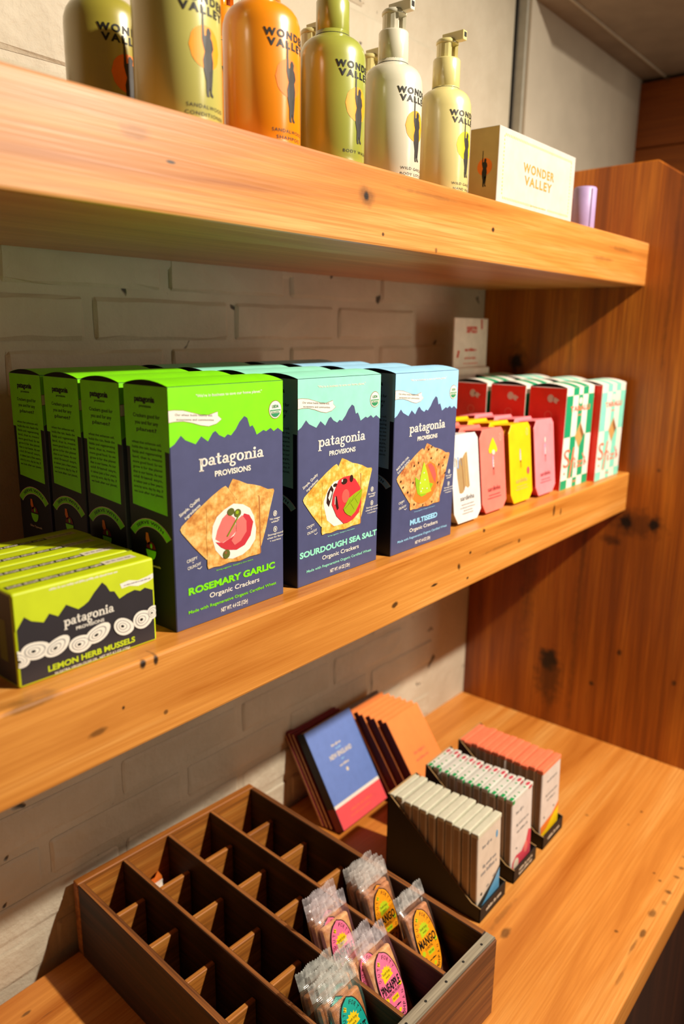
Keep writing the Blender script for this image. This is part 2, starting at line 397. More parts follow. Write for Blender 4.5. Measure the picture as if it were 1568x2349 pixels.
ct_m = wood('counter_wood', '#aa5c16', '#d68a3a', '#e8ac5e', 0,
            [((0.126, -0.106, 0), (0.0112, 0.0055, .03), 0.64), ((0.146, -0.09, 0), (0.0400, 0.0039, .03), 0.32), ((0.45, -0.148, 0), (0.0032, 0.0028, .03), 0.68), ((0.409, -0.144, 0), (0.0024, 0.0022, .03), 0.56), ((0.392, -0.092, 0), (0.0024, 0.0033, .03), 0.48), ((0.209, -0.2, 0), (0.0032, 0.0033, .03), 0.64), ((0.334, -0.202, 0), (0.0024, 0.0022, .03), 0.56), ((0.366, -0.226, 0), (0.0040, 0.0044, .03), 0.60), ((0.39, -0.224, 0), (0.0032, 0.0050, .03), 0.56), ((0.345, -0.226, 0), (0.0032, 0.0050, .03), 0.56), ((0.312, -0.226, 0), (0.0048, 0.0050, .03), 0.68), ((0.325, -0.212, 0), (0.0032, 0.0028, .03), 0.64), ((0.29, -0.228, 0), (0.0048, 0.0039, .03), 0.40), ((0.263, -0.222, 0), (0.0088, 0.0050, .03), 0.60), ((0.225, -0.224, 0), (0.0096, 0.0033, .03), 0.68), ((0.2, -0.222, 0), (0.0160, 0.0022, .03), 0.48), ((0.15, -0.226, 0), (0.0200, 0.0022, .03), 0.32), ((-0.273, 0.206, 0), (0.0056, 0.0022, .03), 0.68), ((-0.26, 0.19, 0), (0.0080, 0.0006, .03), 0.48)],
            rough=.42, seed=8.3, across=15, blotch=.3)
ct = tag(MB().box(-1.1, .6009, -.2405, .2355, -.036, 0).build('counter_top', [ct_m], loc=(.545, .032, ZC), bevel=.002, segs=2),
         'worn honey-stained wooden counter top beneath the shelves', 'counter')
dk_m = wood('cabinet_wood', '#1d0d07', '#38190b', '#4a2410', 2, rough=.5, seed=2.2, across=14)
tag(MB().box(-.5, 1.14, -.185, .24, -1.35, ZC-.0362).build('cabinet_base', [dk_m], bevel=.001), 'dark wooden cabinet front below the counter', 'cabinet')
sp_m = wood('side_panel_wood', '#521f07', '#a4560f', '#cc7a20', 2,
            [((1.146, 0.2003, 0.1572), (.05, 0.013, 0.02), 0.98), ((1.146, 0.198, 0.15), (.05, 0.022, 0.045), 0.5), ((1.146, -0.0024, -0.0777), (.05, 0.012, 0.013), 0.97), ((1.146, -0.0428, -0.0754), (.05, 0.01, 0.012), 0.98), ((1.146, -0.02, -0.078), (.05, 0.05, 0.026), 0.5), ((1.146, 0.018, -0.11), (.05, 0.02, 0.01), 0.6), ((1.146, 0.1023, -0.3375), (.05, 0.02, 0.026), 0.97), ((1.146, 0.1, -0.37), (.05, 0.028, 0.06), 0.6), ((1.146, -0.0138, -0.2908), (.05, 0.005, 0.007), 0.8), ((1.146, -0.1002, -0.3156), (.05, 0.004, 0.006), 0.75), ((1.146, 0.0264, -0.3572), (.05, 0.005, 0.005), 0.8), ((1.146, -0.042, 0.0079), (.05, 0.004, 0.005), 0.6), ((1.146, 0.11, 0.1), (.05, 0.007, 0.2), 0.3), ((1.146, 0.06, -0.2), (.05, 0.006, 0.3), 0.35), ((1.146, -0.03, 0.3), (.05, 0.004, 0.2), 0.3), ((1.146, 0.15, -0.1), (.05, 0.02, 0.25), 0.4)],
            rough=.40, seed=6.4, across=15, blotch=.55)
prof = [(YW+.004, -1.35), (YW+.004, .4345), (.0054, .4398), (-.0226, .4216), (-.30, .25), (-.34, .1), (-.34, -1.35)]
tag(MB().prism(prof, XP, XP+.032, 'x').build('side_panel', [sp_m], bevel=.0015), 'reddish-brown upright wooden end panel closing the shelves on the right', 'panel')

# ------------------------------------------------------------------ printing inks
INK = {n: plain('ink_'+n, c, .5, .35, .04, 90) for n, c in {
    'white': '#e8e2d6', 'cream': '#d9cdb8', 'black': '#15130f', 'navy': '#494d73', 'blackblue': '#15192a', 'green': '#7ee008', 'mint': '#92dfc6', 'sky': '#98cff0',
    'seal': '#2f8a5a', 'brown': '#8a5a30', 'tomato': '#dd3038', 'tomato2': '#ee5a50', 'leaf': '#93ac10', 'leaf2': '#6f8a0c', 'egg': '#e6e1d8', 'choc': '#30140c', 'caper': '#5c6120',
    'salmon': '#e0706a', 'salmon2': '#c4303c', 'avo': '#b4cc2a', 'avo2': '#8fb81c', 'sauce': '#e27a2a', 'orange': '#f59a10', 'deeporange': '#ee7d1a', 'gold': '#b5873a', 'goldy': '#d7b26c',
    'red': '#d8321e', 'coralink': '#ee6a4c', 'chgreen': '#0c9a68', 'chmint': '#86dcc4', 'kraft': '#a98a5c', 'yellow': '#ecc911', 'lime': '#b9cc1a', 'pinklab': '#ee6f96', 'teal': '#12a090', 'lavender': '#b49ac6',
    'blue': '#6a84c8', 'bookred': '#ea5257', 'wine': '#7a2330', 'grey': '#8d8d8d', 'darkpink': '#b0283c', 'fishblue': '#6f93c8', 'windowfilm': '#c79a58', 'char': '#33302c', 'sideg': '#84f010', 'wetblue': '#5f9ec8', 'berry': '#cc4456', 'leafgreen': '#1f9a52'}.items()}
def cracker_mat(name, a, b, c):
    m = bpy.data.materials.new(name); t = NT(m); v = t.coord((1, 1, 1))
    f = t.noise(v, 190, 4, .6); g = t.noise(v, 60, 2, .5)
    t.l(t.ramp(t.math('ADD', t.math('MULTIPLY', f, .7), t.math('MULTIPLY', g, .3)), [(.36, lin(a)), (.5, lin(b)), (.62, lin(c))]), t.b.inputs['Base Color'])
    t.b.inputs['Roughness'].default_value = .55; return m
CRK = {'green': cracker_mat('picture_cracker_rosemary', '#b8742a', '#dca452', '#ecc47c'), 'mint': cracker_mat('picture_cracker_sourdough', '#c48a1e', '#e2b84c', '#f0d68c'), 'sky': cracker_mat('picture_cracker_seeded', '#a85c28', '#d99a56', '#e8b878')}
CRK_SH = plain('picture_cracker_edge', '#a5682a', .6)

# ------------------------------------------------------------------ cracker boxes
BW, BD, BH = .106, .0478, .1685
card_dark = plain('carton_slit', '#0b0c10', .8)
def carton(parent, W_, D_, H_, body, topm, side, arch=.0035, bulge=0.0):
    """printed carton with a springy top flap: the flap arches over the straight side walls and shows a dark slit"""
    mb = MB(); x0, x1, y0, y1 = -W_/2, W_/2, -D_/2, D_/2
    mb.box(x0, x1, y0, y1, 0, H_, mis=[0, 2, 0, 1, 0, 1])
    c = mb.build('carton', [body, side, card_dark], parent, bevel=.0006)
    n = 10; top = MB()
    ys = [y0+D_*k/n for k in range(n+1)]; zs = [H_+.0001+arch*(1-(2*k/n-1)**2) for k in range(n+1)]
    for k in range(n):
        top.face([(x0, ys[k], zs[k]), (x1, ys[k], zs[k]), (x1, ys[k+1], zs[k+1]), (x0, ys[k+1], zs[k+1])], 0, True)
    for xx, s in ((x0+.0006, 1), (x1-.0006, -1)):
        pts = [(xx, ys[k], zs[k]-.0003) for k in range(n+1)]+[(xx, y1, H_-.0002), (xx, y0, H_-.0002)]
        top.face(pts if s < 0 else pts[::-1], 1)
    top.build('top_flap', [topm, card_dark], parent, fix=False)
    return c
MOUNT = [(-2.1, 129.2), (-.2, 129.2), (4, 131.2), (9.4, 136.4), (13, 133), (21.6, 129.4), (26.6, 134.3), (32.4, 130.2), (36.8, 135.7), (39.3, 136.8), (42.5, 133.6), (47.4, 131.4), (50.3, 133.4), (53.5, 132.3), (58.1, 136.3), (61.7, 141.1), (66.4, 144.9), (69.4, 143.3), (71.8, 136.8), (74.5, 137.6), (76.4, 134.8), (78.5, 130.4), (85.3, 133.2), (88.1, 132), (92.8, 134), (96.1, 131.4), (100.4, 133.4), (108.3, 129.9)]
RIB_T = [(0, 153.2), (4.3, 153.3), (11.9, 152.6), (19.1, 150.7), (26.5, 148.7), (33.2, 148), (41.5, 149.7)]
RIB_B = [(0, 145.6), (4.3, 146), (12, 145.7), (19.2, 144.1), (26.5, 141.8), (33.3, 140.6), (40.2, 141.7)]
def picture(p, col, parent):
    K = CRK[col]
    R_ = [(54.1, 101.1), (60, 99), (67.9, 95.4), (74, 94), (81.8, 91.6), (89, 88.2), (95.2, 87.6), (95.9, 86), (91.5, 73.3), (87, 59), (81.6, 45.4), (79.1, 45.3), (60, 60), (50, 95.4)]
    L_ = [(47, 97), (49.3, 95), (56.8, 86), (55, 60), (30, 46), (27.6, 46.9), (17, 58), (6.8, 70.3), (5.7, 72.8), (7, 75), (20, 83.5), (34, 91.5), (43.2, 96)]
    C_ = [(28.6, 84), (30, 85), (41.9, 86.2), (56, 85), (71.4, 85.6), (78, 85.2), (78.9, 84), (79.4, 62), (79.7, 40.6), (78.5, 39.6), (68, 40), (58.2, 38.8), (48, 40), (39.6, 39.2), (33, 40), (29.1, 39.5), (28.2, 42), (28.6, 52), (28, 63), (29, 74)]
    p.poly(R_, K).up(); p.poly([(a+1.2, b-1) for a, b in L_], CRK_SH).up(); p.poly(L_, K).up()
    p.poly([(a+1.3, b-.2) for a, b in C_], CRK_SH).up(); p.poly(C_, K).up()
    if col == 'mint':
        p.poly([(31.1, 62.7), (30.3, 67.7), (36.1, 77.2), (43.4, 82.5), (50.5, 83.3), (60, 75), (60, 50), (55.7, 44), (44.1, 44.2), (34.9, 51)], INK['egg']).up()
        p.poly([(35, 74), (40, 80), (43, 76), (40, 68), (37, 62), (34, 66)], INK['choc']).up()
        p.poly([(36, 70), (39, 76), (41, 74), (38, 67)], INK['egg']).up()
        p.poly(ell(45, 79.5, 2.6, 1.5, 12), INK['choc']).up()
        p.poly([(49.5, 83.1), (55.6, 84.9), (63.4, 85), (71.5, 80.9), (78.2, 73.2), (80.6, 64.5), (79.6, 56.8), (77.3, 50.4), (69.2, 45.6), (62, 44), (56.5, 44.3), (47, 52.3), (40.7, 63.5), (42.1, 71.7), (47.3, 79.9)], INK['tomato']).up()
        p.poly(ell(58.5, 68, 5, 6, 16), INK['tomato2']).up()
        p.poly([(44.6, 70), (46.6, 70), (49.5, 59), (47.5, 57.5), (45.5, 62)], INK['choc']).poly(ell(56.5, 81, 4, 2.6, 14), INK['choc']).poly(ell(66, 82.2, 2.4, 3.2, 14), INK['choc']).up()
        p.poly([(44.2, 69), (45, 70), (44.6, 63), (43.8, 63)], INK['egg']).poly([(53, 83), (54.5, 83.2), (54, 81), (52.6, 81)], INK['egg']).up()
        p.poly([(81.2, 71.2), (80.1, 64.6), (77, 58.3), (71.5, 52), (65.9, 49), (61.1, 51.2), (57.5, 54), (55.4, 57.4), (60, 62.7), (62.3, 65.4), (71.8, 69)], INK['leaf']).up()
        p.line((56.5, 56.8), (80, 70), .5, INK['leaf2']).line((62, 60), (65, 64), .4, INK['leaf2']).line((66, 62), (70, 67), .4, INK['leaf2']).line((65, 60.5), (70, 54.5), .4, INK['leaf2']).line((71, 64), (75, 59), .4, INK['leaf2'])
    elif col == 'green':
        p.poly([(33, 62), (34, 70), (38, 76), (45, 80), (54, 83), (63, 81), (70, 77), (74, 70), (76, 60), (75, 52), (69, 46), (62, 43), (52, 42), (42, 45), (36, 52)], INK['egg']).up()
        p.poly([(38, 66), (43, 74), (48, 77), (55, 72), (56, 62), (50, 58), (42, 56), (36, 60)], INK['salmon']).up()
        p.poly([(36, 58), (43, 56), (50, 58), (56, 60), (60, 68), (64, 74), (69, 72), (73, 66), (70, 56), (64, 50), (56, 48), (46, 50), (41, 53)], INK['salmon2']).up()
        p.poly([(56, 70), (62, 73), (66, 68), (66, 60), (60, 54), (54, 52), (51, 56), (56, 62)], INK['salmon']).up()
        p.poly(ell(51, 77.5, 3.4, 2.8, 14), INK['caper']).poly(ell(57.5, 75.5, 3.4, 3, 14), INK['caper']).poly(ell(46, 47, 3.4, 3.4, 14), INK['caper']).up()
        p.poly(ell(57, 76, 1.6, 1.4, 10), INK['leaf']).poly(ell(45.2, 48.2, 1.2, 1.2, 10), INK['brown']).line((47, 60), (59, 74), 1.1, INK['leaf2'])
    else:
        p.poly([(33, 50), (38, 46), (48, 43), (58, 44.5), (66, 48), (72, 55), (75, 64), (74, 72), (69, 79), (60, 83), (52, 80), (46, 70), (40, 62)], INK['sauce']).up()
        p.poly([(56, 80), (62, 81), (68, 76), (72, 68), (71, 60), (66, 66), (62, 72)], INK['tomato2']).up()
        p.poly([(35, 71), (37, 62), (40, 54), (47, 50), (55, 51), (54, 62), (51, 68), (44, 66)], INK['avo2']).up()
        p.poly([(49, 84), (53, 78), (57, 70), (60, 62), (64, 53), (55, 52), (44, 53), (42, 60), (44, 70)], INK['avo']).up()
        p.poly([(60, 62), (67, 60), (63, 55.5)], INK['avo2'])
        for a, b in ((44, 64), (48, 58), (52, 66), (50, 73), (56, 57), (46, 55.5)): p.poly(ell(a, b, .9, .7, 8), INK['egg'])
        for a, b in ((62, 97), (72, 93), (86, 84), (84, 76), (88, 68), (57, 95), (40, 84), (33, 82), (12, 70), (16, 64), (24, 58), (32, 66), (35, 44.5), (50, 41.5), (66, 42), (75, 60), (76, 78), (62, 86)): p.poly(ell(a, b, .8, 1.2, 8), INK['choc'])
    p.build('cracker_picture', parent)
def cracker_box(name, col, flavour, fx, label, cat, group, loc):
    root = thing(name, label, cat, loc, (0, 0, 0), group)
    sky = INK[col]; sidec = INK['sideg'] if col == 'green' else sky
    carton(root, BW, BD, BH, INK['navy'], sky, INK['blackblue'])
    fm = front_map(-BW/2, -BD/2, 0)
    p = Print(fm, .001)
    p.poly([(0.05, 129.2)]+[(min(max(a, .05), 105.95), b) for a, b in MOUNT[1:]]+[(105.95, 168.2), (.05, 168.2)], sky).build('mountain_print', root)
    p = Print(fm, .001).up()
    p.strip([(a, b+.35) for a, b in RIB_T], [(a, b-.35) for a, b in RIB_B], INK['brown']).poly([(41.6, 150.1), (41.9, 147.2), (45.5, 144.3), (40.2, 141.3)], INK['brown']).up()
    p.strip(RIB_T, RIB_B, INK['white']).poly([(41.5, 149.7), (41.7, 147), (45, 144.4), (40.2, 141.7)], INK['white']).up()
    p.text('Our wheat builds healthy soil,', 5, 37, 148.3, 1.5, INK['char'], 0, rot=-.09).text('ecosystems and communities', 6, 38, 145.2, 1.5, INK['char'], 0, rot=-.09)
    p.build('ribbon_print', root)
    p = Print(fm, .001).up()
    p.poly(ell(97.8, 147.2, 6.8, 6.9, 28), INK['brown']).up().poly(ell(97.8, 147.2, 6.3, 6.4, 28), INK['white']).up()
    p.poly(ell(97.8, 147.2, 5.5, 5.6, 20, PI, 2*PI), INK['seal']).up()
    p.rect(93, 102.6, 144.6, 146.3, INK['white']).up().text('USDA', 94.4, 101.2, 148.6, 2.2, INK['seal'], .02).text('ORGANIC', 93.4, 102.2, 144.8, 1.2, INK['seal'], .02)
    p.build('organic_seal', root)
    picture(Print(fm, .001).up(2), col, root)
    p = Print(fm, .001).up(2)
    p.text('"We\'re in business to save our home planet."', 23, 84, 160.6, 1.9, INK['white'], .01).build('slogan_lettering', root)
    p = Print(fm, .001).up(2)
    slab_word(p, 24, 85.2, 113.5, 5.6, INK['white'])
    p.text('PROVISIONS', 37.6, 72, 105, 3.7, INK['white'], .03).build('brand_lettering', root)
    p = Print(fm, .001).up(2)
    p.text(flavour, fx[0], fx[1], 24.6, 4.7, sky, .045)
    p.build('flavour_lettering', root)
    p = Print(fm, .001).up(2)
    p.text('Organic Crackers', 29.7, 79, 17.6, 3.5, INK['white'], .012)
    p.text('Made with Regenerative Organic Certified Wheat', 10.4, 97.2, 10.8, 2.2, sky, .015)
    p.text('NET WT. 4.4 OZ (125g)', 40.1, 66.6, 3.9, 3.0, INK['white'], .02)
    p.text('Serving suggestion - Enlarged to show texture', 36.6, 72.7, 36.2, .9, sky, .01)
    if col == 'sky':
        p.text('MADE WITH CHIA,', 4.5, 26, 85.5, 2.2, INK['white'], .015, rot=.5).text('FLAX AND QUINOA', 6.5, 28, 82.2, 2.2, INK['white'], .015, rot=.5)
    else:
        p.text('Simple, Quality', 5, 25, 86.2, 2.2, INK['white'], .015, rot=.5).text('ingredients', 9.5, 25, 82.6, 2.1, INK['white'], .015, rot=.5)
    p.text('CRISPY', 10.5, 20, 48.6, 2.1, INK['white'], .012, rot=.12).text('+', 15, 16.6, 46.6, 1.5, INK['white'], .01).text('CRUNCHY', 11, 23, 43.6, 2.1, INK['white'], .012, rot=.12)
    p.line((19.5, 42.4), (21.5, 41.5), .5, INK['white']).line((21.5, 41.5), (23.5, 42.8), .5, INK['white'])
    for y in (68, 55.5):
        p.ring(96.7, y, 2.1, 2.3, 1.6, 1.8, INK['white'], 16)
    p.poly(ell(96.7, 68, .9, 1.3, 10), INK['white']).line((95.6, 66.4), (97.8, 69.6), .5, INK['white']).poly(ell(96.7, 55.5, .7, 1.4, 10), INK['white'])
    p.text('No sugar', 91, 102.2, 63.4, 1.5, INK['white'], .01).text('added*', 92.6, 101, 61.0, 1.5, INK['white'], .01)
    p.text('Stoneground', 88.6, 105.2, 51.2, 1.5, INK['white'], .01).text('wheat for flavor', 87.8, 105.4, 48.7, 1.4, INK['white'], .01).text('+ nutrition', 90.8, 102.8, 46.2, 1.4, INK['white'], .01)
    p.build('front_lettering', root)
    # left side: coloured flap, story panel, banner and dip bowl
    p = Print(left_map(-BW/2, BD/2, 0), .001); w = BD*1000
    p.poly([(0.2, 168.2), (0.2, 126), (4.5, 125.8), (4.5, 85.5), (w-5, 82.4), (w-5, 126), (w-.2, 125.6), (w-.2, 168.2)], sidec).build('side_panel_print', root)
    p = Print(left_map(-BW/2, BD/2, 0), .001).up(); ink = INK['blackblue']
    p.text('patagonia', 12, 34, 157.5, 3.6, ink, .05).text('provisions', 17, 30, 153.8, 1.7, ink, .02)
    for k, sss in enumerate(('Crackers good for', 'you and for any', 'planet?')): p.text(sss, 10+k*1.5, 39-k*2, 147-k*4.6, 2.4, ink, .015)
    for k, sss in enumerate(('wheat that enhances soil,', 'holds the rain, feeds the', 'fields and regenerating', 'land, that is, means', 'more good food. So we', 'grow it for the planet', 'that is our home. As our', 'old friend says,', 'it takes just a few years,', 'acre by acre, day by day. If', 'we look after our planet,')):
        p.text(sss, 7, w-8.5, 129.0-k*3.45, 1.75, ink, .008)
    p.build('side_lettering', root)
    p = Print(left_map(-BW/2, BD/2, 0), .001).up(); n = 12
    def arc(R_, k): a = PI*.80-PI*.60*k/n; return (23+R_*math.cos(a)*1.12, 52+R_*math.sin(a))
    p.strip([arc(25.4, k) for k in range(n+1)], [arc(19.4, k) for k in range(n+1)], INK['cream']).up()
    p.strip([arc(24.9, k) for k in range(n+1)], [arc(19.9, k) for k in range(n+1)], sidec).up()
    p.text('SERVE WITH', 8, 38, 75.2-1.6, 2.2, ink, .02, bend=24)
    p.poly(ell(23, 55, 5.6, 7.0, 16, PI, 2*PI), sidec).poly(ell(23, 56, 5.2, 5, 16, 0, PI), INK['wine']).poly([(17.5, 62), (20, 58), (22.5, 60), (20.5, 67), (18, 67)], INK['sauce']).up()
    p.poly(ell(23.5, 58, 1.2, 1.8, 8), sidec).text('Olive Tapenade' if col == 'green' else 'Sunflower butter', 14.5, 33, 43.4, 1.7, INK['cream'], .01)
    p.build('banner_print', root)
    p = Print(top_map(-BW/2, -BD/2, BH+.0037), .001)
    return root
GR = {'green': 'rosemary crackers in the bright green row', 'mint': 'sourdough crackers in the mint row', 'sky': 'multiseed crackers in the sky-blue row'}
rows = [('green', 'ROSEMARY GARLIC', (11, 96), .357, 'bright green-topped navy cracker box'), ('mint', 'SOURDOUGH SEA SALT', (2, 105), .4795, 'mint-topped navy cracker box'), ('sky', 'MULTISEED', (30, 78), .6015, 'sky-blue-topped navy cracker box')]
for col, fl, fx, xc, lab in rows:
    y0 = {'green': .0178, 'mint': .0178, 'sky': .0135}[col]
    root = cracker_box('cracker_box', col, fl, fx, lab+', front of its row, reading '+fl.title(), 'cracker box', GR[col], (xc, y0+BD/2, 0))
    for k in range(1, 4):
        dup(root, lab+', '+(ORD[k] if k < 3 else 'last')+' from the front of its row', (xc+random.uniform(-.0012, .0012), y0+BD/2+.0519*k, 0), (0, 0, random.uniform(-.006, .006)))

# ------------------------------------------------------------------ mussel tins in cartons
MW, MD, MH = .0965, .0262, .0583
mus_m = [plain('mussel_carton_lime', '#c0d012', .42, .5, .04, 60), plain('mussel_carton_black', '#241f26', .5)]
def mussel_box(loc):
    root = thing('mussel_box', 'lime and black mussel box, front of its row, beside the green crackers', 'food box', loc, (0, 0, -.012), 'lemon herb mussel boxes')
    mb = MB(); mb.box(-MW/2, MW/2, -MD/2, MD/2, 0, MH, mis=[1, 0, 1, 0, 1, 1]); mb.build('carton', mus_m, root, bevel=.0016, segs=2)
    fm = front_map(-MW/2, -MD/2, 0)
    M2 = [(0.9, 35.4), (6.5, 43), (10.6, 39.3), (18, 36.4), (21.8, 40.8), (27.3, 37.5), (32.8, 43.3), (40.6, 38.2), (44.5, 39.6), (47.7, 41.3), (52, 46), (57.8, 51), (60.7, 48), (62.9, 43.7), (66.1, 42.9), (69.4, 37.1), (74.9, 39), (80.9, 40), (85.1, 38.2), (88.7, 39.5), (95.6, 36)]
    Print(fm, .001).poly(M2+[(95.6, 57), (.9, 57)], mus_m[0]).build('mountain_print', root)
    p = Print(fm, .001).up()
    p.strip([(70.4, 46.6), (77.1, 47.5), (83.8, 45.8), (90.8, 46.7), (95.6, 47.9)], [(71.4, 43.3), (76.9, 43.8), (83.6, 42), (91.5, 43), (95.6, 44.5)], INK['white'])
    p.up().greek(73, 94, 45, .8, INK['grey'], 3).build('ribbon_print', root)
    p = Print(fm, .001).up()
    p.greek(23, 70, 55.4, 1.3, INK['white'], 5)
    p.build('slogan_lettering', root)
    p = Print(fm, .001).up(); slab_word(p, 30.5, 65, 29.8, 3.9, INK['white'])
    p.text('PROVISIONS', 38.2, 57.6, 25.4, 2.0, INK['white'], .02).build('brand_lettering', root)
    p = Print(fm, .001).up().text('LEMON HERB MUSSELS', 18.3, 79.2, 4.7, 3.5, INK['lime'], .035).text('IN EXTRA VIRGIN OLIVE OIL  NET WT 4.2 OZ (120g)', 22.4, 75, 1.5, 1.5, INK['white'], .01)
    p.build('front_lettering', root)
    p = Print(fm, .001).up()
    for i, (cx, cy, rx, ry, ro) in enumerate(((1.6, 17.5, 4.6, 6.5, 1.2), (11, 20.5, 8.5, 5.4, -.25), (24.5, 18.6, 8.2, 5.2, .25), (40, 15.6, 7.6, 5.4, -.2), (52, 18.4, 8.6, 5.4, .2), (70.5, 17.8, 7.4, 5.4, -.7), (85, 18.4, 7.0, 6.2, -.4), (93, 21, 4.2, 4.6, 0))):
        for q, (sz, ink) in enumerate(((1, 'white'), (.72, 'grey'), (.64, 'white'), (.42, 'grey'), (.35, 'white'), (.16, 'black'))):
            P = []
            for k in range(22):
                a = 2*PI*k/22; e = 1+.25*max(0, math.cos(a-.6))**4
                X, Y = rx*sz*e*math.cos(a)-rx*(1-sz)*.15, ry*sz*e*math.sin(a)
                P.append((min(max(cx+X*math.cos(ro)-Y*math.sin(ro), .7), 95.9), cy+X*math.sin(ro)+Y*math.cos(ro)))
            p.poly(P, INK[ink]).up()
        p.layer -= 5
    p.build('mussel_shells_print', root)
    p = Print(top_map(-MW/2, -MD/2, MH), .001)
    p.rect(2.5, 67, 9.2, 14.2, mus_m[1]).rect(67, 90, 9.2, 16.2, INK['cream']).up().greek(4, 66, 11.8, 2.6, INK['cream'], 9).greek(69, 88, 13, 2, INK['grey'], 4)
    p.rect(0.5, 95.8, 22.5, 24, INK['lime']).build('top_print', root)
    Print(left_map(-MW/2, MD/2, 0), .001).rect(7, 16, 14, 40, INK['caper']).build('side_print', root)
    return root
m0 = mussel_box((.2395, .019+MD/2, 0))
for k in range(1, 4):
    dup(m0, 'lime and black mussel box, '+(ORD[k] if k < 3 else 'last')+' from the front of its row', (.2395+.002*k, .019+MD/2+.0268*k, 0), (0, 0, -.012+.004*k))

# ------------------------------------------------------------------ sardine boxes with cut corners
SW, SD, SH = .0575, .0245, .0955
def fish(p, cx, cy, s):
    p.poly([(cx-.9*s, cy-8*s), (cx+.9*s, cy-8*s), (cx+1.7*s, cy), (cx+1.2*s, cy+7*s), (cx, cy+9.5*s), (cx-1.2*s, cy+7*s), (cx-1.8*s, cy)], INK['fishblue']).up()
    p.poly([(cx-.3*s, cy-7*s), (cx+.9*s, cy-8*s), (cx+1.7*s, cy), (cx+.9*s, cy+6.4*s), (cx-.3*s, cy+3*s), (cx-.6*s, cy-2*s)], INK['white']).up()
    p.poly([(cx-1.6*s, cy-8*s), (cx+1.6*s, cy-8*s), (cx+.7*s, cy-5*s), (cx-.7*s, cy-5.6*s)], INK['black'])
    for q in (-2, 1, 4): p.poly(ell(cx+.9*s, cy+q*s, .45*s, .8*s, 8), INK['black'])
    for xx in (-1.2, 1.2): p.line((cx+xx*s, cy-8*s), (cx+xx*s, cy-15*s), .45*s, INK['black'])
def sardine_box(kind, label, group, loc):
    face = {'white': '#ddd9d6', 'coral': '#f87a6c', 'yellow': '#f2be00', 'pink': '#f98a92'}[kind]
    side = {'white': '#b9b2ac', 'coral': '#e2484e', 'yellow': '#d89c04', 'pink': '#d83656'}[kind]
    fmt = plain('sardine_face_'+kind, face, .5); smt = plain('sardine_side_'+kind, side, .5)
    root = thing('sardine_box', label, 'sardine box', loc, (-.115, 0, 0), group)
    w, h, c = SW/2, SH, .009
    poly = [(-w+c*.8, 0), (w-c*1.1, 0), (w-.0005, c), (w-.0005, h-c*.7), (w-c*.7, h), (-w+c*.9, h), (-w, h-c*1.1), (-w, c*1.3)]
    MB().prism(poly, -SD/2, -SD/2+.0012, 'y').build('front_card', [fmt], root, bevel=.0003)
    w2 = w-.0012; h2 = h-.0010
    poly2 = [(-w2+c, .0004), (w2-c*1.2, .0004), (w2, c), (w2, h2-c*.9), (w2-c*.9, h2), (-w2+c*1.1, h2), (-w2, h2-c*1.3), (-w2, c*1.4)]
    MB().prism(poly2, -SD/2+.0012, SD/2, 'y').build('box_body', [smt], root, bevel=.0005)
    MB().box(-w+.006, w-.010, -SD/2+.001, SD/2-.0005, h2, h2+.0010).build('top_flap', [fmt], root, bevel=.0004)
    p = Print(front_map(-SW/2, -SD/2, 0), .001)
    if kind == 'white':
        p.poly([(9, 71), (13, 66), (17, 70.5), (22, 70), (28, 75), (32, 76), (35, 38), (31, 36.5), (26, 39), (21, 33), (17, 32), (13, 33), (10, 50)], INK['kraft']).up()
        p.line((20, 71), (23, 35), 1.0, INK['brown']).line((28, 74), (29, 38), .8, INK['goldy'])
        p.line((7, 72), (6, 62), 1, INK['black']).line((13, 72), (12, 60), 3, INK['fishblue']).line((17, 71), (20, 62), 1.2, INK['grey']).up().line((11.6, 71), (11, 61), 1, INK['white'])
    else:
        fish(p, {'coral': 29, 'yellow': 28, 'pink': 30}[kind], 56, .95)
        if kind == 'coral': p.up().poly([(20, 68), (19, 72), (23, 78), (28, 84), (30, 85), (33, 81), (38, 74), (39.5, 70), (37, 67), (30, 71), (24, 67)], INK['yellow']).up().poly(ell(30, 68, 3.6, 3, 12), INK['cream'])
        if kind == 'yellow': p.up().poly(ell(47, 36, 3.6, 4.6, 16), INK['bookred'])
        if kind == 'pink': p.up().poly([(29, 66), (31, 67), (31.6, 72), (30, 73), (28.6, 70)], INK['white']).line((24, 67), (22, 50), .5, INK['grey'])
        p.ring(47, 84, 2.4, 4.4, 2.0, 4.0, INK['cream'] if kind != 'pink' else fmt, 14)
    p.text('sardinha', 14, 43, 24, 5.2, INK['wine'] if kind in ('coral', 'pink') else INK['goldy'] if kind == 'yellow' else INK['char'], 0)
    ik = INK['darkpink'] if kind in ('coral', 'pink') else INK['goldy'] if kind == 'yellow' else INK['grey']
    p.greek(16, 42, 19.4, 1.3, ik, 2).greek(13, 45, 16, 1.2, ik, 6)
    if kind == 'white': p.greek(20, 38, 12.6, 1.2, ik, 7).greek(17, 40, 9.5, 1.2, ik, 8)
    p.build('front_print', root)
    return root
for kind, xc, y0, n in (('white', .7075, .0355, 1), ('coral', .7715, .0375, 3), ('yellow', .8385, .0365, 4), ('pink', .9015, .0345, 4)):
    a = sardine_box(kind, {'white': 'white sardine box with a brown paper bag drawn on it', 'coral': 'coral sardine box with a fish wearing a yellow hat, front of its row', 'yellow': 'yellow sardine box with a red dot, front of its row', 'pink': 'pink sardine box with a thin fish drawing, front of its row'}[kind], kind+' sardine boxes', (xc, y0, .0016))
    for k in range(1, n):
        dup(a, kind+' sardine box, '+(ORD[k] if k < n-1 or n == 2 else 'last')+' from the front of its row', (xc+random.uniform(-.001, .001), y0+.0285*k, .0016))

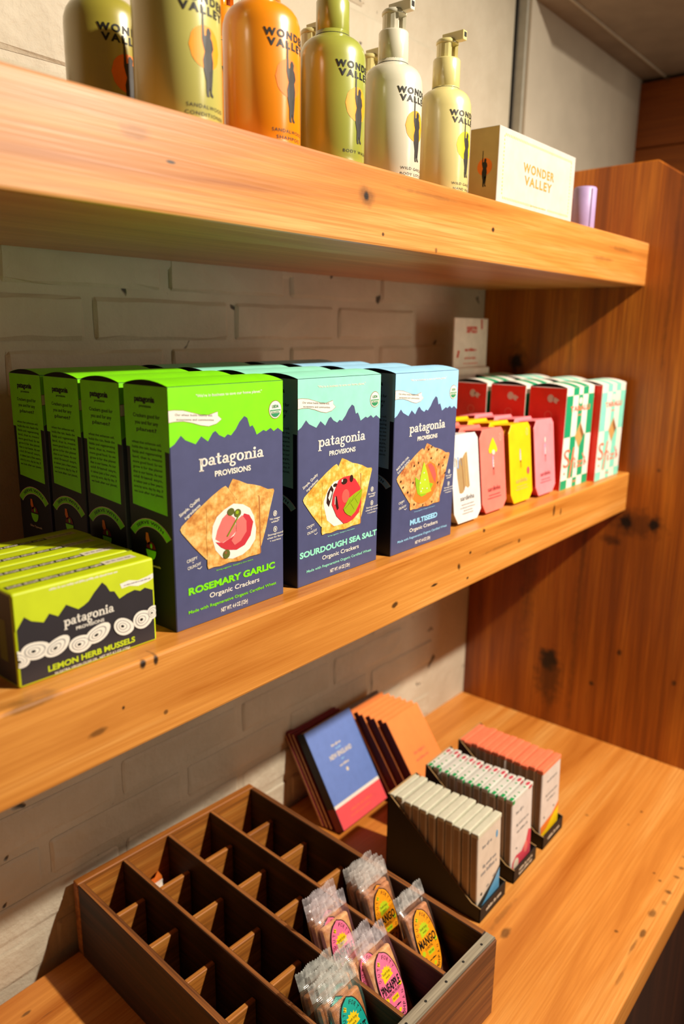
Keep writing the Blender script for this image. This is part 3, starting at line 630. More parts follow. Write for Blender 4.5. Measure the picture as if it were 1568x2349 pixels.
# ------------------------------------------------------------------ checked biscuit boxes
CW, CD, CH = .0895, .0525, .1355
side_red = plain('box_side_red', '#f02c12', .5)
def check_box(col, label, group, loc):
    ink = INK['chgreen'] if col == 'green' else INK['chmint']; wh = INK['white']
    root = thing('biscuit_box', label, 'biscuit box', loc, (0, 0, 0), group)
    carton(root, CW, CD, CH, wh, wh, side_red, arch=.0048)
    w = 89.5; xs = [0, 20, 38, 52, 70, w]
    p = Print(front_map(-CW/2, -CD/2, 0), .001)
    for i in (1, 3): p.rect(xs[i], xs[i+1], 125, 135.2, ink)
    for i in (0, 2, 4): p.rect(xs[i]+(.3 if i == 0 else 0), xs[i+1]-(.3 if i == 4 else 0), 70.5, 125, ink)
    for i in (1, 3): p.rect(xs[i], xs[i+1], 14, 70.5, ink)
    for i in (0, 2, 4): p.rect(xs[i]+(.3 if i == 0 else 0), xs[i+1]-(.3 if i == 4 else 0), .5, 13, ink)
    p.build('check_print', root)
    ar = lambda a, b, e: (-CW/2+a, -CD/2+b, CH+.0001+.0048*(1-(2*b/CD-1)**2)+e+.00005)
    p = Print(ar, .001); n = 10; dd = CD*1000
    for i in (1, 3): p.strip([(xs[i], dd*k/n) for k in range(n+1)], [(xs[i+1], dd*k/n) for k in range(n+1)], ink)
    p.build('top_print', root)
    p = Print(front_map(-CW/2, -CD/2, 0), .001).up()
    p.poly([(50, 88), (65, 71), (50, 53), (35, 70)], INK['windowfilm']).up().poly([(50, 88), (65, 71), (60, 65), (50, 77)], INK['brown']).build('biscuit_window', root)
    p = Print(front_map(-CW/2, -CD/2, 0), .001).up()
    c = INK['coralink']
    p.poly(ell(45, 117, 5, 4.4, 16), wh).text('TARALLI', 14, 78, 104, 6.5, c, .03).greek(40, 51, 98.5, 3, c, 3).build('title_lettering', root)
    p = Print(front_map(-CW/2, -CD/2, 0), .001).up()
    p.text('S', 4, 24, 30, 24, c, 0).line((36, 55), (27, 14), 4.6, c).line((27, 37), (42, 40), 2.4, c)
    p.text('izi', 40, 78, 26, 13, c, .0).line((66, 44), (82, 28), 2.2, c)
    p.poly(ell(10, 22, 2.5, 1.6, 10), c).greek(40, 52, 8, 3, c, 6)
    p.build('script_lettering', root)
    p = Print(left_map(-CW/2, CD/2, 0), .001)
    p.poly(ell(30, 121, 4.6, 5.2, 14), INK['cream']).poly([(32, 122), (37, 122.5), (42, 119.5), (39, 117), (39, 114.5), (35, 116)], INK['cream'])
    p.ring(28, 99, 5.6, 5.8, 4.3, 4.5, INK['coralink'], 18).greek(22, 36, 86, 2, INK['coralink'], 8).build('side_print', root)
    return root
for col, xc, y0, lab in (('green', .9392+CW/2, .0205, 'green and white checked biscuit box with red sides'), ('mint', 1.0335+CW/2, .0105, 'mint and white checked biscuit box with red sides')):
    a = check_box(col, lab+', front of its row', col+' checked biscuit boxes', (xc, y0+CD/2, 0))
    for k in range(1, 4):
        if col == 'green' and k == 3: continue
        dup(a, lab+', '+(ORD[k] if not (col == 'mint' and k == 3) else 'last')+' from the front of its row', (xc+random.uniform(-.0015, .0015), y0+CD/2+.0578*k, 0), (0, 0, random.uniform(-.01, .01)))
root = thing('price_card', 'tall white card with red print standing behind the biscuit boxes', 'card', (1.013, .2085, 0))
cm = plain('card_stock', '#ece0d2', .6)
MB().prism([(0, 0), (.0012, 0), (.0012, .150), (.0022, .2235), (.0010, .2235), (0, .150)], -.0485, .0485, 'x').build('card', [cm], root)
MB().box(-.0485, .0485, -.006, .0, .1415, .1515).build('fold', [cm], root, bevel=.0008)
p = Print(lambda a, b, e: (a, .001*max(0, b-.15)/.0735-e-.0002, b), .001)
p.text('SFIZI', -14, 16, 203, 8, INK['red'], .04).greek(-17, 17, 178, 4.5, INK['red'], 3).greek(-17, 17, 166, 3, INK['coralink'], 4).greek(-20, 22, 158, 1.6, INK['coralink'], 5)
p.line((29, 222), (31, 208), 4, INK['red']).line((-34, 177), (-38, 167), 4.5, INK['red'])
p.build('card_lettering', root)

# ------------------------------------------------------------------ bottles on the upper shelf
def bottle_mat(name, c):
    m = bpy.data.materials.new(name); t = NT(m); f = t.noise(t.coord((1, 1, 1)), 40, 3)
    c = lin(c); t.l(t.ramp(f, [(.3, tuple(x*.94 for x in c[:3])+(1,)), (.7, c)]), t.b.inputs['Base Color'])
    t.b.inputs['Roughness'].default_value = .22; t.b.inputs['Specular IOR Level'].default_value = .95
    t.b.inputs['Coat Weight'].default_value = .7; t.b.inputs['Coat Roughness'].default_value = .30; t.b.inputs['Coat IOR'].default_value = 1.75
    return m
def goddess(p, cx, y0, y1, m):
    """slim standing figure with one arm raised, as printed on the labels"""
    h = (y1-y0)/100.; T = lambda a, b: (cx+a*h, y0+b*h)
    p.poly([T(*q) for q in [(-3, 0), (1, 0), (0, 4), (3, 20), (8, 30), (9, 42), (7, 52), (10, 58), (8, 66), (5, 70), (6, 76), (3, 80), (0, 80), (-2, 76), (-2, 71), (-5, 70), (-6, 84), (-6, 100), (-8, 100), (-8.5, 84), (-9, 66), (-7, 58), (-5, 52), (-8, 42), (-7, 30), (-4, 18), (-4, 6)]], m)
    p.poly([T(*q) for q in [(3, 2), (7, 0), (8, 2), (5, 6), (7, 20), (8, 30), (2, 30), (1, 16)]], m)
    p.line(T(-7, 98), T(-9, 103), .25, m).line(T(-7, 98), T(-5, 103), .25, m)
Rb = .0262
def bottle(col, hexc, sun, ink, lines, label, loc, pump=True, R=Rb):
    root = thing('pump_bottle', label, 'bottle', loc, (0, 0, 0), 'body care bottles on the upper shelf')
    bm_ = MATS.get('bottle_'+col) or bottle_mat('bottle_'+col, hexc); MATS['bottle_'+col] = bm_
    f = R/Rb
    pr = [(R*.93, 0), (R, .0018), (R, .074), (R*.985, .0785), (R*.93, .083), (R*.84, .0865), (R*.72, .089), (R*.60, .0905), (R*.52, .0918), (R*.50, .0948), (R*.40, .0950)]
    MB().lathe(pr, 48).build('body', [bm_], root)
    rc = .0128
    MB().lathe([(rc*.9, .0925), (rc, .0932), (rc*.985, .1155), (rc*.93, .1168), (rc*.5, .1168)], 36).build('collar', [bm_], root)
    MB().lathe([(R*.515, .0912), (R*.525, .0916), (R*.525, .0922), (R*.5, .0926)], 32).build('neck_ring', [dark_gap], root)
    st = MB()
    st.lathe([(.0042, .1165), (.0042, .1285)], 16, 1)
    for s in (-1, 1):
        A = ell(0, 0, .0098, .0098, 7, (0 if s > 0 else PI)-1.0, (0 if s > 0 else PI)+1.0); B = ell(0, 0, .0072, .0072, 7, (0 if s > 0 else PI)-1.0, (0 if s > 0 else PI)+1.0)
        st.prism(A+B[::-1], .1160, .1288, 'z', 0)
    st.build('pump_stem', [bm_, bm_], root)
    hd = MB().lathe([(.0100, .1288), (.0105, .1294), (.0105, .1312), (.0092, .1328), (.006, .1338), (.001, .1341)], 28)
    h = hd.build('pump_head', [bm_], root)
    nz = MB(); nz.prism([(-.003, .1298), (.003, .1298), (.0034, .1378), (-.0034, .1378)], -.0185, .004, 'y')
    nz.build('nozzle', [bm_], h, bevel=.0005)
    MB().box(-.0018, .0018, -.0188, -.0184, .1325, .1362).build('nozzle_opening', [dark_gap], h)
    cm_ = cyl_map(R, 0)
    p = Print(cm_, .001)
    n = 14
    A = [(-12+24*k/n, 41.5+12*math.sqrt(max(0, 1-(1-2*k/n)**2))) for k in range(n+1)]; B = [(x, 83-y) for x, y in A]
    p.strip(A, B, INK[sun]).build('sun_emblem', root)
    p = Print(cm_, .001).up(2); goddess(p, 1, 14.5, 62, INK['char']); p.build('figure_emblem', root)
    p = Print(cm_, .001).up()
    p.text('WONDER', -20, 20, 65.4, 4.3, INK[ink], .045, space=1.3).text('VALLEY', -17.5, 17.5, 59.6, 4.3, INK[ink], .045, space=1.3).build('brand_lettering', root)
    p = Print(cm_, .001).up()
    for k, sss in enumerate(lines): p.text(sss, -1.05*len(sss)-4, 1.05*len(sss)+4, 7.4-k*4.4, 2.1, INK[ink], .0, space=1.2)
    p.build('scent_lettering', root)
    return root
zU = ZU1
bottle('olive', '#aaa03a', 'deeporange', 'black', ['SANDALWOOD', 'BODY WASH'], 'olive bottle in the back row at the far left, partly behind the tall pale bottle', (.3412, .120, zU))
bottle('straw', '#ccc66a', 'orange', 'char', ['SANDALWOOD', 'CONDITIONER'], 'straw-coloured bottle nearest the camera, second from the left', (.3402, .0405, zU), R=.0275)
bottle('orange', '#ff980a', 'deeporange', 'char', ['SANDALWOOD', 'SHAMPOO'], 'bright orange bottle in the front row of the upper shelf', (.4139, .0400, zU), R=.0270)
bottle('green', '#a6ac46', 'orange', 'black', ['BODY WASH'], 'olive-green bottle with an orange sun, right of the orange bottle', (.4897, .0400, zU), R=.0258)
bottle('white', '#e2dcc4', 'orange', 'char', ['WILD GARDEN', 'BODY LOTION'], 'off-white pump bottle with a sun and figure on the upper shelf', (.5683, .0400, zU), R=.0255)
bottle('butter', '#e0d28c', 'yellow', 'char', ['WILD GARDEN', 'HAND WASH'], 'pale yellow pump bottle, rightmost in the row beside the white box', (.6511, .0400, zU), R=.0245)
bottle('orange', '#ff980a', 'deeporange', 'char', ['SANDALWOOD', 'SHAMPOO'], 'orange bottle in the back row, seen through the gap left of the front orange one', (.4494, .1200, zU), R=.0262)
bottle('butter', '#e0d28c', 'yellow', 'char', ['WILD GARDEN', 'HAND WASH'], 'pale yellow pump bottle in the back row behind the off-white one', (.6407, .1200, zU), R=.0245)
bottle('butter', '#e0d28c', 'yellow', 'char', ['WILD GARDEN', 'HAND WASH'], 'pale yellow pump bottle in the back row hidden behind the olive-green one', (.5586, .1230, zU), R=.0245)

# white soap box and lavender tubes
WB = (.7035, .8825, .0100, .0425, .0690)
wx, wy = (WB[0]+WB[1])/2, (WB[2]+WB[3])/2; hw, hd_, hh = (WB[1]-WB[0])/2, (WB[3]-WB[2])/2, WB[4]
root = thing('soap_box', 'long white box with gold border and tan end beside the bottles', 'box', (wx, wy, ZU1))
mb = MB(); mb.box(-hw, hw, -hd_, hd_, 0, hh, mis=[0, 0, 0, 0, 0, 1]); mb.build('carton', [plain('soap_carton_white', '#b8b4ac', .5), plain('soap_carton_tan', '#bfa36c', .55)], root, bevel=.0005)
p = Print(front_map(-hw, -hd_, 0), .001); L = hw*2000
for k in range(46):
    x = 12+(L-24)*k/45
    p.rect(x, x+1.6, 61.5, 63.8, INK['goldy'])
    if not 18 < k < 30: p.rect(x, x+1.6, 4.0, 6.2, INK['goldy'])
for k in range(16):
    y = 8+52*k/15; p.rect(9.5, 11.2, y, y+1.8, INK['goldy']); p.rect(L-11.5, L-9.8, y, y+1.8, INK['goldy'])
p.build('gold_border', root)
p = Print(front_map(-hw, -hd_, 0), .001)
p.text('WONDER', 53, 126, 35.5, 8.2, INK['gold'], .03, space=1.2).text('VALLEY', 57, 122, 23.6, 8.2, INK['gold'], .03, space=1.2).greek(L*.42, L*.62, 5.2, 1.6, INK['goldy'], 4).build('front_lettering', root)
p = Print(left_map(-hw, hd_, 0), .001)
p.poly(ell(17.8, 33, 8.2, 8.0, 24), INK['deeporange']).up(); goddess(p, 17.6, 14.5, 47, INK['black'])
p.build('end_emblem', root)
lav = plain('lavender_paper', '#a78fbb', .5); lav2 = plain('lavender_dark_paper', '#5a3a5e', .5)
for (x, y), lb in (((.9660, .0310), 'lavender paper tube at the right end of the upper shelf'), ((.9790, .0700), 'lavender paper tube half hidden behind the white box')):
    root = thing('paper_tube', lb, 'tube', (x, y, ZU1), group='lavender tubes')
    MB().lathe([(.0135, 0), (.0140, .0008), (.0140, .0492), (.0134, .0500)], 32).build('tube_body', [lav], root)
    MB().lathe([(.0132, .0498), (.0132, .0506), (.0122, .0511), (.002, .0511)], 32).build('end_cap', [lav], root)
    MB().box(-.0008, .0008, -.0143, -.0136, .002, .048).build('paper_seam', [lav2], root, rot=(0, 0, -.55))

# ------------------------------------------------------------------ divided crate on the counter
TH = math.radians(3.2); CO = Vector((.5690, -.1115, ZC)); CRW, CRD, CRH = .2425, .366, .0895
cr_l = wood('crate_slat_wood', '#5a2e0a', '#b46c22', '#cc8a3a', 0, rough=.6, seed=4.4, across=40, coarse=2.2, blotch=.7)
cr_y = wood('crate_shaded_wood', '#140a05', '#3a1f0c', '#5c3414', 1, rough=.6, seed=9.4, across=40, coarse=2.2, blotch=.7)  # dark wood, with the shade of the unlit faces put into its colour
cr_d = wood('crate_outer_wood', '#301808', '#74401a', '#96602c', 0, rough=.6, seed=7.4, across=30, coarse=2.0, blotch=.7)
grey_rim = wood('crate_weathered_rim', '#4a4034', '#8f8570', '#b5ab94', 0, rough=.55, seed=1.1, across=60, coarse=2.2, blotch=.6)
crate = thing('divided_crate', 'old dark wooden crate divided into small cells on the counter', 'crate', CO, (0, 0, -TH))
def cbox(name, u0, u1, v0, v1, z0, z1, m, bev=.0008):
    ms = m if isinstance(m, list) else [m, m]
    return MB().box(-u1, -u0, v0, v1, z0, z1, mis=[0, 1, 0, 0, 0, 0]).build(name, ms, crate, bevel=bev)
cr_t = wood('crate_lit_edge_wood', '#3a1c08', '#9a5c26', '#bd7c3c', 1, rough=.6, seed=2.4, across=50, coarse=2.0, blotch=.8)  # top edges coloured lighter to look lit against the dark faces
WT = .007
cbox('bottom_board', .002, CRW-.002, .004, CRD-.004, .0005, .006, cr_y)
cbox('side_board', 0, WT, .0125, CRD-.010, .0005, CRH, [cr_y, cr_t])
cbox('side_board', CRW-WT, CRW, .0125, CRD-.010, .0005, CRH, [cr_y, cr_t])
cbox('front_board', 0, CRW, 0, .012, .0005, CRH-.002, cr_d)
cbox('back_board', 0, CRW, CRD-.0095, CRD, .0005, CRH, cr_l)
rim = cbox('rim_strip', .0008, CRW-.001, .0012, .0118, CRH-.002, CRH+.0003, grey_rim, .0005)
for k in range(8):
    MB().lathe([(.0013, CRH+.0001), (.0013, CRH+.0006)], 10, cx=-(.018+.029*k), cy=.0062+.0012*(k % 2)).build('nail_hole', [dark_gap], rim)
DV = [.0660, .1265, .1845]
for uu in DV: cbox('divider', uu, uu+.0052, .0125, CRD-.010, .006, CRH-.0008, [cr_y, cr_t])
cols = [(WT, DV[0]), (DV[0]+.0052, DV[1]), (DV[1]+.0052, DV[2]), (DV[2]+.0052, CRW-WT)]
for (a, b) in cols:
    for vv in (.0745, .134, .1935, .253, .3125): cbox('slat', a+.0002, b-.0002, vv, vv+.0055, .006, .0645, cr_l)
def cpos(uu, vv, z): return (CO.x-uu*math.cos(TH)+vv*math.sin(TH), CO.y+uu*math.sin(TH)+vv*math.cos(TH), ZC+z)
mb = MB(); R = random.Random(3); n = 5
G = [[(-.012+.024*i/n, .004*math.sin(i*1.7+j)+.004*j, .018*j/n+.006*math.sin(i*2.1)) for j in range(n+1)] for i in range(n+1)]
for i in range(n):
    for j in range(n): mb.face([G[i][j], G[i+1][j], G[i+1][j+1], G[i][j+1]], 0 if j < 3 else 1)
sc_ = mb.build('paper_scrap', [INK['white'], INK['sauce']], loc=cpos(.152, .335, .030), rot=(.2, 0, .4))
sd = sc_.modifiers.new('s', 'SOLIDIFY'); sd.thickness = .0006
tag(sc_, 'crumpled white paper scrap in a back cell of the crate', 'paper')

# ------------------------------------------------------------------ fruit bars in clear wrappers
def film_mat(name, tint, dens):
    m = bpy.data.materials.new(name); t = NT(m); t.t.nodes.remove(t.b)
    out = [x for x in t.t.nodes if x.type == 'OUTPUT_MATERIAL'][0]
    v = t.coord((1, 1, 1)); w = t.n('ShaderNodeTexWave'); w.bands_direction = 'Z'; w.inputs['Scale'].default_value = 260; w.inputs['Distortion'].default_value = 1.5; t.l(v, w.inputs[0])
    f = t.noise(v, 120, 4)
    bp = t.n('ShaderNodeBump'); bp.inputs['Strength'].default_value = .4; bp.inputs['Distance'].default_value = .0008
    t.l(t.math('ADD', f, t.math('MULTIPLY', w.outputs[1], .35)), bp.inputs['Height'])
    tr = t.n('ShaderNodeBsdfTransparent'); tr.inputs[0].default_value = (.97, .96, .95, 1)
    df = t.n('ShaderNodeBsdfDiffuse'); df.inputs[0].default_value = lin(tint)
    gl = t.n('ShaderNodeBsdfGlossy'); gl.inputs['Roughness'].default_value = .16; gl.inputs[0].default_value = (1, 1, 1, 1)
    t.l(bp.outputs[0], gl.inputs['Normal']); t.l(bp.outputs[0], df.inputs['Normal'])
    m1 = t.n('ShaderNodeMixShader'); t.l(t.ramp(f, [(.35, dens*.5), (.65, min(1, dens*1.5))]), m1.inputs[0]); t.l(tr.outputs[0], m1.inputs[1]); t.l(df.outputs[0], m1.inputs[2])
    fr = t.n('ShaderNodeFresnel'); fr.inputs[0].default_value = 1.5; t.l(bp.outputs[0], fr.inputs[1])
    m2 = t.n('ShaderNodeMixShader'); t.l(t.math('ADD', t.math('MULTIPLY', fr.outputs[0], .55), .03), m2.inputs[0]); t.l(m1.outputs[0], m2.inputs[1]); t.l(gl.outputs[0], m2.inputs[2])
    t.l(m2.outputs[0], out.inputs[0]); return m
FILM = {'mango': (film_mat('film_clear', '#d8d0c8', .025), film_mat('film_crimp', '#ece6e0', .34)),
        'pine': (film_mat('film_pinkish', '#e89cb4', .06), film_mat('film_crimp_pink', '#ece0e4', .34)), 'teal': (film_mat('film_tealish', '#8cd0c4', .06), film_mat('film_crimp_teal', '#e6e8e0', .34))}
def paste(name, a, b):
    m = bpy.data.materials.new(name); t = NT(m); f = t.noise(t.coord((1, 1, 1)), 130, 5, .65)
    t.l(t.ramp(f, [(.35, lin(a)), (.65, lin(b))]), t.b.inputs['Base Color']); t.b.inputs['Roughness'].default_value = .5; t.bump(f, .6, .0012); return m
PASTE = {'mango': paste('fruit_paste_mango', '#8a4822', '#d08e5c'), 'pine': paste('fruit_paste_pineapple', '#c07c3c', '#eab878'), 'teal': paste('fruit_paste_coconut', '#9a5220', '#d2863e')}
FW, FL, FT = .0430, .119, .0084
def fruit_bar(kind, label, group, loc, rot):
    root = thing('fruit_bar', label, 'snack bar', loc, rot, group)
    b = MB(); b.box(-.0180, .0180, .0010, FT-.0010, .010, .0985); b.build('fruit_slab', [PASTE[kind]], root, bevel=.0022, segs=2)
    # film sleeve: lenticular tube that closes into flat serrated seals
    f = MB(); n = 10; lv = [(.006, .0006), (.010, .0036), (.016, .0043), (.050, .0045), (.094, .0043), (.1005, .0032), (.1055, .0008)]
    rings = []
    for (z, th) in lv:
        ring = []
        for k in range(2*n):
            a = 2*PI*k/(2*n); cx = math.cos(a); sx = math.sin(a)
            ring.append(((FW/2)*math.copysign(abs(cx)**.7, cx), FT/2+th*math.copysign(abs(sx)**.55, sx), z+.0012*math.sin(a*3+z*200)))
        rings.append(ring)
    for j in range(len(rings)-1):
        for k in range(2*n):
            q = (k+1) % (2*n); f.face([rings[j][k], rings[j][q], rings[j+1][q], rings[j+1][k]], 0, True)
    f.build('film_sleeve', [FILM[kind][0]], root)
    nt = 17
    for (z0, z1, sg) in ((.1045, FL, 1), (.0075, 0.0, -1)):
        s = MB()
        x = [-FW/2+FW*k/(2*nt) for k in range(2*nt+1)]
        for k in range(2*nt):
            za = z1+sg*(.0014 if k % 2 else 0); zb = z1+sg*(.0014 if (k+1) % 2 else 0)
            rip = lambda xx, t_: FT/2+.0009*math.sin(xx*320+z0*90)*t_
            zm = (z0+z1)/2
            s.face([(x[k], rip(x[k], .5), z0), (x[k+1], rip(x[k+1], .5), z0), (x[k+1], rip(x[k+1], 1), zm), (x[k], rip(x[k], 1), zm)], 0, True)
            s.face([(x[k], rip(x[k], 1), zm), (x[k+1], rip(x[k+1], 1), zm), (x[k+1], rip(x[k+1], 1.6), zb), (x[k], rip(x[k], 1.6), za)], 0, True)
        s.build('crimped_seal', [FILM[kind][1]], root)
    lab = {'mango': 'orange', 'pine': 'pinklab', 'teal': 'teal'}[kind]; yel = INK['lime'] if kind == 'mango' else INK['yellow']; K = INK['black']
    fm = lambda a, b, e: (a, -.0004-e, b+.0215)
    def oval(g):
        P = []
        for k in range(40):
            a = 2*PI*k/40; rx, ry = 14.2+g, 30.5+g; x = rx*math.copysign(abs(math.cos(a))**.86, math.cos(a)); y = 45.5+ry*math.sin(a)
            if k in (10, 30): y += 1.4*math.copysign(1, math.sin(a))
            P.append((x, y))
        return P
    p = Print(fm, .001); p.poly(oval(.9), K).up().poly(oval(0), INK[lab]).up()
    sun = []
    for k in range(15):
        a = PI*k/14; rr = 8.2 if k % 2 else 6.0; sun.append((rr*math.cos(a), 57+rr*math.sin(a)))
    p.poly([(-6.2, 51.5), (7.5, 54)]+sun, yel).poly([(-7, 68.6), (-4.4, 67), (-3, 70), (-5.6, 72)], yel).poly(ell(-10, 38.5, 2.5, 2.5, 14), yel).poly(ell(11.2, 43, 2.3, 2.3, 14), yel)
    p.poly([(-4, 33.6), (5, 33.6), (5, 38.2), (-4, 38.2)], yel).poly([(-1.6, 23.6), (1.4, 22.5), (3.4, 25), (.6, 26.4)], yel).build('label_sticker', root)
    p = Print(fm, .001).up(3)
    p.text({'mango': 'MANGO', 'pine': 'PINEAPPLE', 'teal': 'COCONUT'}[kind], -12.6, 12.6, 43.2, 7.4, K, .03).text({'mango': '100%', 'pine': 'PASSION FRUIT', 'teal': '100%'}[kind], *((-6, 5) if kind != 'pine' else (-9.5, 9.5)), 39.6, 2.4, K, .0)
    p.text('FRUIT BAR', -3.2, 4.2, 35, 1.8, K, 0).text('South Forty', -5, 5, 58, 2.4, K, 0).text('snack', -2.6, 3, 54.6, 2, K, 0)
    p.build('flavour_lettering', root)
    p = Print(fm, .001).up(3)
    p.arc_text('SOUTH', 0, 45.5, 11.6, 27.2, PI*.97, PI*.62, 3.2, K, .0).arc_text('FORTY', 0, 45.5, 11.6, 27.2, PI*.47, PI*.14, 3.2, K, .0)
    p.arc_text('SNACK COMPANY', 0, 45.5, 11.2, 27.0, PI*1.12, PI*1.98, 3.2, K, .0)
    p.greek(-5, 5, 29.5, 1.5, K, 3).greek(-4.5, 5, 20.5, 1.5, K, 5)
    p.build('label_lettering', root)
    return root
def bar_at(uu, vb, lean, extra=0., zb=.0065): return cpos(uu, vb, zb), (-math.radians(lean), 0, -TH+extra)
# each group: cell column centre, bases, leans
GB = {'mango_rear': ('mango', .0372, [.1040, .0950, .0880, .0815], [19, 20, 21, 22], 'mango bars in the rear cell'),
      'mango_front': ('mango', .0292, [.0290], [28], None),
      'pine_rear': ('pine', .0985, [.1030, .0935, .0840], [20, 21, 22], 'pineapple bars in the rear cell'),
      'pine_front': ('pine', .0985, [.0320, .0200], [28, 30], None),
      'teal': ('teal', .1570, [.0420, .0325, .0230, .0140], [22, 23, 24, 26], 'coconut bars at the front')}
PL = {('mango_rear', 3): 'orange-labelled mango bar, foremost of the four in the rear right cell', ('mango_front', 0): 'orange-labelled mango bar leaning alone in the front right cell',
      ('pine_rear', 2): 'pink-labelled pineapple bar, foremost of the three in its rear cell', ('pine_front', 0): 'pink-labelled pineapple bar half covered by another pineapple bar in the front cell', ('pine_front', 1): 'pink-labelled pineapple bar, foremost, beside the lone mango bar', ('teal', 3): 'teal-labelled fruit bar at the bottom of the photograph'}
for key, (kind, uu, bases, leans, grp) in GB.items():
    first = None
    for k, (vb, ln) in enumerate(zip(bases, leans)):
        q = {('pine_front', 0): .0058, ('pine_front', 1): -.0045, ('teal', 0): .004, ('teal', 1): -.006, ('teal', 2): .004, ('teal', 3): -.003, ('mango_rear', 0): .002, ('mango_rear', 2): -.002, ('pine_rear', 0): -.002, ('pine_rear', 1): .003}.get((key, k), 0)
        loc, rot = bar_at(uu+q, vb, ln, {('pine_front', 0): .05, ('pine_front', 1): .03}.get((key, k), 0))
        lab = PL.get((key, k)) or {'mango_rear': 'orange-labelled mango bar, number %s from the back in the rear right cell', 'pine_rear': 'pink-labelled pineapple bar, %s from the back in its rear cell', 'teal': 'teal-labelled fruit bar, %s from the back in the front cell'}[key].replace('number ', '') % ['first', 'second', 'third', 'fourth'][k]
        if first is None: first = fruit_bar(kind, lab, {'mango': 'mango fruit bars', 'pine': 'pineapple fruit bars', 'teal': 'teal fruit bars'}[kind], loc, rot)
        else: dup(first, lab, loc, rot)

# ------------------------------------------------------------------ books
page = plain('page_edges', '#dcb88e', .8, .2, .15, 300); page_g = plain('page_edges_grey', '#8a7a6a', .8, .2, .1, 300)
def book(name, label, w, h, th, cover, loc, rot, group, pages=page, spine=None):
    root = thing(name, label, 'book', loc, rot, group)
    MB().box(-w/2+.0004, w/2-.0010, .0012, th-.0012, .0010, h-.0010).build('page_block', [pages], root)
    c = MB(); c.box(-w/2, w/2, 0, .0012, 0, h); c.box(-w/2, w/2, th-.0012, th, 0, h)
    c.build('cover', [cover], root, bevel=.0003)
    if spine: MB().box(-w/2-.0006, -w/2+.0008, 0, th, 0, h).build('spine', [spine], root)
    return root
LEAN = math.radians(32)
blue_c = INK['blackblue']
bx, by = .7285, .1695
def lean_loc(x, y, th): return (x, y, ZC+th*math.sin(LEAN)+.0003)
b1 = book('book', 'blue and red book with white title, front of the leaning stack', .0975, .1375, .0145, blue_c, lean_loc(bx, by, .0145), (-LEAN, 0, 0), 'blue and red books', page, INK['blackblue'])
p = Print(front_map(-.0975/2, 0, 0), .001); w = 97.5
p.rect(.3, w-.3, 33.5, 137.2, INK['blue']).rect(.3, w-.3, 29, 33.5, INK['white']).rect(.3, w-.3, .4, 29, INK['bookred']).up()
p.greek(37, 58, 104, 3.2, INK['cream'], 1).text('NEW ENGLAND', 26, 72, 87, 6.0, INK['cream'], .03).greek(43, 54, 98, 2, INK['sky'], 2).greek(38, 60, 75, 3, INK['cream'], 3).greek(46, 52, 82, 2, INK['sky'], 4).poly(ell(49, 66, 2.6, 2.8, 12), INK['cream'])
p.greek(26, 72, 17.5, 3.4, INK['coralink'], 5).greek(22, 66, 10.5, 2.4, INK['coralink'], 6).build('cover_print', b1)
p = Print(lambda a, b, e: (-.0975/2-.0008-e, a, b), .001)
p.rect(0.1, 14.4, .2, 31, INK['wine']).build('spine_print', b1)
yy = by+.0150/math.cos(LEAN)
thin_c = INK['wine']
t0 = None
for k in range(3):
    lb = 'thin dark-red book in the leaning stack, '+['directly behind the blue one', 'middle of the three behind the blue one', 'next to the wall'][k]
    L_ = lean_loc(bx-.002-.0015*k, yy, .0052)
    if t0 is None: t0 = book('book', lb, .0975, .1365, .0052, thin_c, L_, (-LEAN, 0, 0), 'thin red books')
    else: dup(t0, lb, L_)
    yy += .0055/math.cos(LEAN)
or_c = plain('book_orange', '#ef8b46', .6, .3, .03); or_side = plain('book_orange_pages', '#5a2412', .7, .2, .1)
OL = math.radians(35.5); oy = .1015; ob = None
for k in range(7):
    L_ = (.8265-.0012*k+(.0015 if k % 2 else -.001), oy, ZC+.0072*math.sin(OL)+.0003)
    lb = 'plain orange book, '+(['front of the row with faint red title', 'second', 'third', 'fourth', 'fifth', 'sixth', 'rearmost'][k])+('' if k == 0 else ' in the leaning row of orange books')
    if ob is None:
        ob = book('orange_book', lb, .0775, .140, .0068, or_c, L_, (-OL, 0, 0), 'orange books', or_side, or_side)
        p = Print(front_map(-.0775/2, 0, 0), .001); p.greek(24, 50, 82, 4.0, INK['coralink'], 8); p.greek(22, 54, 72, 3.4, INK['coralink'], 3); p.build('cover_print', ob)
    else: dup(ob, lb, L_, skip=('cover_print',))
    oy += .0098
g_ = book('grey_book', 'grey-brown book standing behind the orange books against the wall', .0795, .139, .0075, page_g, (.8190, oy+.001, ZC+.0075*math.sin(OL)+.0003), (-OL, 0, 0), None, page_g)

